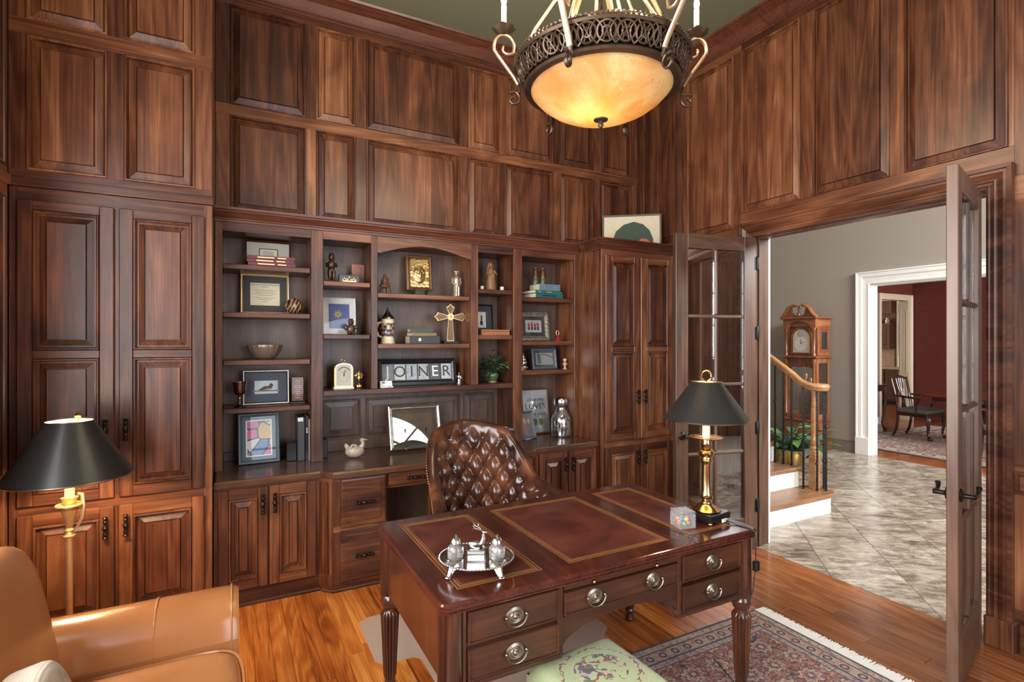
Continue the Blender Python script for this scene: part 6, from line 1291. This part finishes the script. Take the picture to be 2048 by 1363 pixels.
rl = [(4.765, y) for y in (4.7, 4.3, 3.9, 3.6, 3.4, 3.25)] ; pts = [(x, y, railz(y)) for x, y in rl] + [(4.765, 3.16, 1.195), (4.77, 3.08, 1.165), (4.79, 3.02, 1.156), (4.835, 2.985, 1.155), (4.885, 2.99, 1.155), (4.92, 3.03, 1.155), (4.91, 3.08, 1.155), (4.87, 3.095, 1.155), (4.845, 3.065, 1.155)]
hr = B(); hr.tube(pts, .031, 14, flat=(1.0, .85)).tube([(p[0], p[1], p[2] - .02) for p in pts], .024, 10); hr.obj('handrail', RAILW, st, ang=60)
nw = B(); nw.lathe([(.03, .62), (.033, .66), (.024, .68), (.026, .72), (.03, .9), (.022, 1.06), (.028, 1.10), (.02, 1.13)], (4.86, 3.09, 0), 18); nw.box(4.825, 4.895, 3.055, 3.125, .19, .55, .004); nw.lathe([(.03, .55), (.038, .57), (.026, .59), (.034, .62)], (4.86, 3.09, 0), 18); nw.obj('newel_post', RAILW, st)

# ------------------------------------------------------------------ grandfather clock (faces the study)
gc = thing('grandfather_clock', 'tall cherry grandfather clock with swan-neck top against the hall wall', 'clock', (7.70, 4.91, 0), -pi / 2)
# local: x across the front, -y towards the viewer
def gb(n, x0, x1, y0, y1, z0, z1, m=CLK, b=.003): return bx(n, x0, x1, y0, y1, z0, z1, m, gc, b)
gb('plinth', -.27, .27, -.36, .03, 0, .12, CLKX, .008); gb('base', -.245, .245, -.335, .02, .12, .40); gb('base_moulding', -.26, .26, -.35, .025, .40, .445, CLKX, .012)
for sx in (-1, 1): gb('trunk_stile', sx * .215 - .03, sx * .215 + .03, -.31, -.25, .445, 1.33)
gb('trunk_back', -.225, .225, -.01, .01, .445, 1.33); gb('trunk_rail', -.185, .185, -.305, -.27, .445, .50); 
fan = [(-.185, 1.33), (-.185, 1.17)] + [(.185 * math.copysign(abs(t) , t), 1.17 + .065 * (1 - t * t)) for t in [-.98 + 1.96 * i / 16 for i in range(17)]] + [(.185, 1.17), (.185, 1.33)]
B().prism(fan, -.305, -.275, 'y').obj('trunk_head', CLK, gc)
b = B()
for k in range(9): a = pi * (.1 + .8 * k / 8); b.tube([(0, -.31, 1.20), (.06 * cos(a), -.318, 1.20 + .035 * sin(a)), (.10 * cos(a), -.312, 1.20 + .06 * sin(a))], [.004, .011, .006], 6)
b.obj('shell_carving', CLK, gc)
for sx in (-1, 1):
    gb('side_rail', sx * .235 - .008, sx * .235 + .008, -.25, .0, 1.26, 1.33); gb('side_rail', sx * .235 - .008, sx * .235 + .008, -.25, .0, .445, .52); gb('side_stile', sx * .235 - .008, sx * .235 + .008, -.04, .0, .52, 1.26); gb('side_glass', sx * .235 - .003, sx * .235 + .003, -.25, -.04, .52, 1.26, PANE, 0)
gb('trunk_glass', -.185, .185, -.29, -.286, .50, 1.25, PANE, 0)
for sx in (-1, 1): B().lathe([(.026, .50), (.026, .53), (.019, .54), (.02, 1.25), (.026, 1.26), (.026, 1.32)], (sx * .215, -.325, 0), 16).obj('trunk_column', CLK, gc)
gb('hood_shelf', -.275, .275, -.365, .03, 1.33, 1.365, CLKX, .01)
gb('hood_back', -.235, .235, -.27, .02, 1.365, 1.80)
for sx in (-1, 1): B().lathe([(.026, 1.365), (.026, 1.40), (.018, 1.41), (.018, 1.72), (.026, 1.73), (.026, 1.77)], (sx * .215, -.325, 0), 16).obj('hood_column', CLK, gc)
da = [(-.165, 1.385), (.165, 1.385), (.165, 1.62)] + [(.165 * cos(a), 1.62 + .15 * sin(a)) for a in [pi * i / 16 for i in range(1, 16)]] + [(-.165, 1.62)]
B().prism(da, -.29, -.265, 'y').obj('dial_surround', CLKX, gc)
d2 = [(x * .76, 1.41 + (z - 1.385) * .88) for x, z in da]; dl_ = B().prism(d2, -.294, -.288, 'y').obj('dial', plain('silver_gold_dial', (.62, .57, .42), .35, .3, var=.35, scale=40), gc)
B().lathe([(.075, 0), (.105, -.002), (.105, -.004), (.075, -.004)], (0, -.294, 1.535), 36, ax='y').obj('chapter_ring', plain('chapter_silver', (.72, .70, .64), .3, .4), dl_)
B().lathe([(.001, 0), (.05, -.003), (.055, 0)], (0, -.294, 1.69), 28, ax='y').obj('moon_dial', plain('moon_dial_grey', (.42, .44, .42), .4, .2, var=.5, scale=60), dl_)
hb = B(); hb.prism([(-.004, 1.535), (.004, 1.535), (.001, 1.615), (-.001, 1.615)], -.302, -.3, 'y'); hb.prism([(-.004, 1.533), (.0, 1.541), (.05, 1.575), (.053, 1.572)], -.302, -.3, 'y'); hb.obj('hands', INK, dl_)
for sx in (-1, 1): gb('hood_side_frame', sx * .236 - .006, sx * .236 + .006, -.22, -.03, 1.42, 1.75, CLKX); gb('hood_side_pane', sx * .243 - .001, sx * .243 + .001, -.19, -.06, 1.46, 1.71, BLKF, 0)
ha = [(-.25, 1.92), (-.25, 1.77), (-.185, 1.77)] + [(-.175 * cos(a), 1.77 + .10 * sin(a)) for a in [pi * i / 14 for i in range(1, 14)]] + [(.185, 1.77), (.25, 1.77), (.25, 1.92)]
B().prism(ha, -.345, -.29, 'y').obj('hood_arch', CLK, gc); gb('hood_frieze', -.245, .245, -.30, .02, 1.79, 1.90, CLKX); gb('hood_cornice', -.285, .285, -.385, .03, 1.90, 1.93, CLKX, .012)
for sx in (-1, 1):
    sw = [(.28, 1.925), (.25, 1.94), (.21, 1.985), (.165, 2.055), (.11, 2.095), (.055, 2.11), (.042, 2.09)]
    B().tube([(sx * x, -.355, z) for x, z in sw], [.02, .024, .028, .028, .024, .02, .024], 10, flat=(1.3, 1)).obj('swan_neck', CLK, gc)
    B().prism([(sx * x, z) for x, z in [(.275, 1.93), (.25, 1.94), (.21, 1.985), (.165, 2.045), (.11, 2.08), (.09, 1.99), (.06, 1.955), (.0, 1.94), (.0, 1.93)]], -.35, -.33, 'y').obj('pediment_board', CLK, gc)
B().lathe([(.001, 1.94), (.03, 1.945), (.035, 1.97), (.02, 2.0), (.008, 2.02), (.012, 2.03), (.022, 2.055), (.01, 2.08), (.004, 2.10), (.001, 2.135)], (0, -.345, 0), 18).obj('finial', CLKX, gc)
for x in (-.07, 0, .07): B().lathe([(.001, 0), (.022, 0), (.024, .01), (.024, .23), (.02, .24), (.001, .241)], (x, -.18, .80 + .06 * (x == 0)), 16).obj('weight', BRASS, gc)
B().lathe([(.001, .006), (.05, .008), (.075, .0), (.075, -.004), (.05, -.010), (.001, -.012)], (0, -.2, .66), 32, ax='y').obj('pendulum_bob', BRASS, gc); B().tube([(0, -.2, .66), (0, -.2, 1.3)], .005, 6).obj('pendulum_rod', BRASS, gc)

# ------------------------------------------------------------------ peace lily in a brass planter
pl = thing('potted_lily', 'broad-leaved green plant in a brass planter behind the staircase', 'plant', (6.12, 4.2, 0))
B().lathe([(.001, 0), (.14, 0), (.15, .01), (.17, .2), (.19, .24), (.195, .25), (.185, .25), (.16, .2), (.001, .19)], (0, 0, 0), 32).obj('planter', BRASS, pl)
LG = [plain('lily_green', (.04, .12, .05), .3, var=.3), plain('lily_blue_green', (.07, .15, .11), .35, var=.3), plain('lily_bright', (.12, .25, .05), .35, var=.3)]
leafy(pl, 80, (0, 0, .24), .36, .34, .17, LG, True, 11, .35)

# ------------------------------------------------------------------ dining room
dr = persian('dining_rug', 1.6, 1.80, [(.05, (.12, .03, .03), False), (.3, (.5, .42, .32), True), (.34, NVY, False)], (.36, .09, .06), (.55, .30, .18), (.62, .54, .43), NVY, 4.0)
tag(bx('dining_rug', -1.6, 1.6, -1.80, 1.80, 0, .012, dr, None, .003, loc=(9.9, 3.3, .0005)), 'large red and cream oriental rug under the dining table', 'rug')
DCH = DARKW
def dining_chair(lab, loc, rz):
    t = thing('dining_chair', lab, 'chair', loc, rz, 'carved dining chairs')
    # local: faces -y ; seat centre at origin
    stack(B(), [([(x * (1 + .06 * (y < 0)), y) for x, y in rrect(.24, .22, .03)], .42), ([(x * (1 + .06 * (y < 0)), y) for x, y in rrect(.25, .23, .03)], .45), ([(x * .97, y * .97) for x, y in rrect(.25, .23, .03)], .475), ([(x * .7, y * .7) for x, y in rrect(.25, .23, .03)], .49)]).obj('seat', plain('tapestry_seat', (.16, .17, .17), .8, var=.7, scale=40) if 'tapestry_seat' not in bpy.data.materials else bpy.data.materials['tapestry_seat'], t)
    bx('seat_rail', -.245, .245, -.225, .225, .36, .425, DCH, t, .004)
    for sx in (-1, 1):
        B().tube([(sx * .205, .30, .015), (sx * .205, .25, .12), (sx * .205, .22, .3), (sx * .205, .225, .5), (sx * .225, .27, .75), (sx * .24, .31, .95)], [.022, .021, .022, .022, .02, .018], 8).obj('back_post', DCH, t)
        B().tube([(sx * .225, -.2, .40), (sx * .245, -.225, .33), (sx * .235, -.22, .2), (sx * .225, -.21, .1), (sx * .23, -.225, .05), (sx * .235, -.24, .03)], [.035, .034, .022, .016, .018, .026], 8).ell((sx * .237, -.245, .03), (.035, .04, .028), 10, 8).obj('leg', DCH, t)
        B().tube([(sx * .23, .25, .68), (sx * .285, .1, .67), (sx * .295, -.06, .66), (sx * .28, -.13, .655), (sx * .28, -.10, .62), (sx * .26, -.05, .52), (sx * .25, -.06, .43)], [.016, .017, .018, .02, .018, .018, .018], 8).obj('arm', DCH, t)
    B().tube([(-.25, .31, .95), (-.17, .315, .945), (-.1, .315, .965), (0, .315, .975), (.1, .315, .965), (.17, .315, .945), (.25, .31, .95)], [.014, .02, .022, .026, .022, .02, .014], 8).obj('crest_rail', DCH, t)
    sp = B()
    for x0, x1, x2 in ((-.05, -.02, -.10), (-.02, .03, -.03), (.02, -.03, .03), (.05, .02, .10)): sp.tube([(x0, .232, .47), (x1, .245, .62), (x2 * .8, .285, .8), (x2, .312, .95)], [.013, .011, .011, .013], 6)
    sp.obj('splat', DCH, t); return t
dining_chair('carved armchair at the left end of the dining table', (9.85, 4.50, .0125), 0)
dining_chair('carved armchair glimpsed between door leaf and jamb in the dining room', (8.75, 3.0, .0125), pi / 2)
dt = thing('dining_table', 'polished dining table beyond the hall', 'table', (10.0, 3.1, .0125)); stack(B(), [(rrect(.66, 1.16, .06), .72), (rrect(.68, 1.18, .07), .735), (rrect(.68, 1.18, .07), .748), (rrect(.67, 1.17, .06), .76)]).obj('top', plain('mahogany_table', (.16, .04, .018), .15, var=.4, scale=12, coat=.4), dt)
bx('apron', -.58, .58, -1.05, 1.05, .66, .72, DCH, dt, .003)
for y in (-.6, .6):
    B().lathe([(.001, .2), (.09, .2), (.06, .3), (.1, .42), (.05, .55), (.07, .66), (.001, .661)], (0, y, 0), 20).obj('pedestal', DCH, dt)
    for k in range(3): a = 2 * pi * k / 3 + pi / 6; B().tube([(.05 * cos(a), y + .05 * sin(a), .26), (.2 * cos(a), y + .2 * sin(a), .2), (.38 * cos(a), y + .38 * sin(a), .03)], [.035, .028, .03], 8).obj('leg', DCH, dt)
cs = thing('console_table', 'dark cabriole-legged console table against the red wall', 'table', (9.78, 5.385, 0)); bx('top', -.48, .48, -.23, .23, .79, .815, DCH, cs, .008); bx('apron', -.43, .43, -.19, .19, .70, .79, DCH, cs, .003)
for sx in (-1, 1):
    for sy in (-1, 1): B().tube([(sx * .40, sy * .16, .76), (sx * .43, sy * .19, .64), (sx * .42, sy * .18, .4), (sx * .39, sy * .15, .14), (sx * .40, sy * .17, .06), (sx * .42, sy * .19, .03)], [.04, .036, .024, .017, .02, .028], 8).ell((sx * .42, sy * .19, .032), (.036, .036, .03), 10, 8).obj('leg', DCH, cs)

# ------------------------------------------------------------------ kitchen glimpse
KW = wood('kitchen_cabinet_wood', [(0, (.05, .017, .008)), (.5, (.13, .048, .02)), (1, (.22, .09, .04))], 'z', rough=.35)
kb = thing('kitchen_base_cabinet', 'brown kitchen base cabinet with panelled doors', 'cabinet', (14.6, 7.5, 0)); bx('carcass', -.28, .3, -1.4, 1.6, .1, .88, KW, kb, 0); bx('toe_kick', -.22, .3, -1.4, 1.6, 0, .1, BLKF, kb, 0)
for k in range(5): B(lambda u, v, w: (-.28 - w, u, v)).rings(-1.38 + k * .6, -.82 + k * .6, .14, .84, [(0, 0), (0, .018), (.06, .018), (.07, .008), (.1, .014)], back=0).obj('door', KW, kb)
tag(bx('kitchen_counter', 14.28, 14.95, 6.05, 9.15, .882, .925, plain('granite', (.42, .36, .28), .25, var=.5, scale=40), None, .006), 'speckled stone kitchen counter on the base cabinet', 'counter')
ku = thing('kitchen_wall_cabinet', 'brown kitchen wall cabinet with an open display niche', 'cabinet', (14.75, 7.98, 0)); b = B(); b.box(-.05, .2, -.63, .63, 1.38, 2.0); b.box(-.05, .2, -.63, .63, 2.28, 2.6); b.box(.15, .2, -.63, .63, 2.0, 2.28); b.obj('carcass', KW, ku); bx('shelf_edge', -.08, .2, -.63, .63, 1.98, 2.03, KW, ku, .006)
for k in range(2): B(lambda u, v, w: (-.05 - w, u, v)).rings(-.61 + k * .62, -.01 + k * .62, 1.40, 1.97, [(0, 0), (0, .018), (.06, .018), (.07, .008), (.1, .014)], back=0).obj('door', KW, ku)
bx('backsplash', .1, .2, -.63, .63, .93, 1.38, plain('tan_backsplash', (.34, .2, .11), .4, var=.3, scale=10), ku, 0)
for y, h in ((7.75, .10), (7.5, .14)): tag(B().lathe([(.001, 0), (.04, 0), (.05, h * .5), (.025, h * .8), (.03, h), (.001, h)], (14.82, y, 2.03), 14).obj('jar', WHCER), 'small white jar in the kitchen display niche, %s one' % ('rounder' if h < .12 else 'taller'), 'jar', 'jars in the kitchen niche')
t = thing('paper_towel', 'white paper towel roll on the kitchen counter', 'paper towel', (14.5, 7.02, .926)); B().lathe([(.001, 0), (.075, 0), (.075, .012), (.001, .013)], (0, 0, 0), 20).obj('base', BLKM, t); B().lathe([(.02, .014), (.065, .014), (.065, .28), (.02, .28)], (0, 0, 0), 24).obj('roll', PAPER, t); B().lathe([(.008, .013), (.008, .31), (.001, .315)], (0, 0, 0), 10).obj('post', BLKM, t)
kwn = struct(B(lambda u, v, w: (14.95 - w, u, v)).rings(6.3, 7.29, 1.38, 2.5, [(0, 0), (0, .05), (.06, .05), (.07, .02)], back=-.02).obj('window_5', WHITE), 'white framed kitchen window')
bx('muntin', 14.90, 14.935, 6.78, 6.81, 1.44, 2.44, WHITE, kwn, 0)
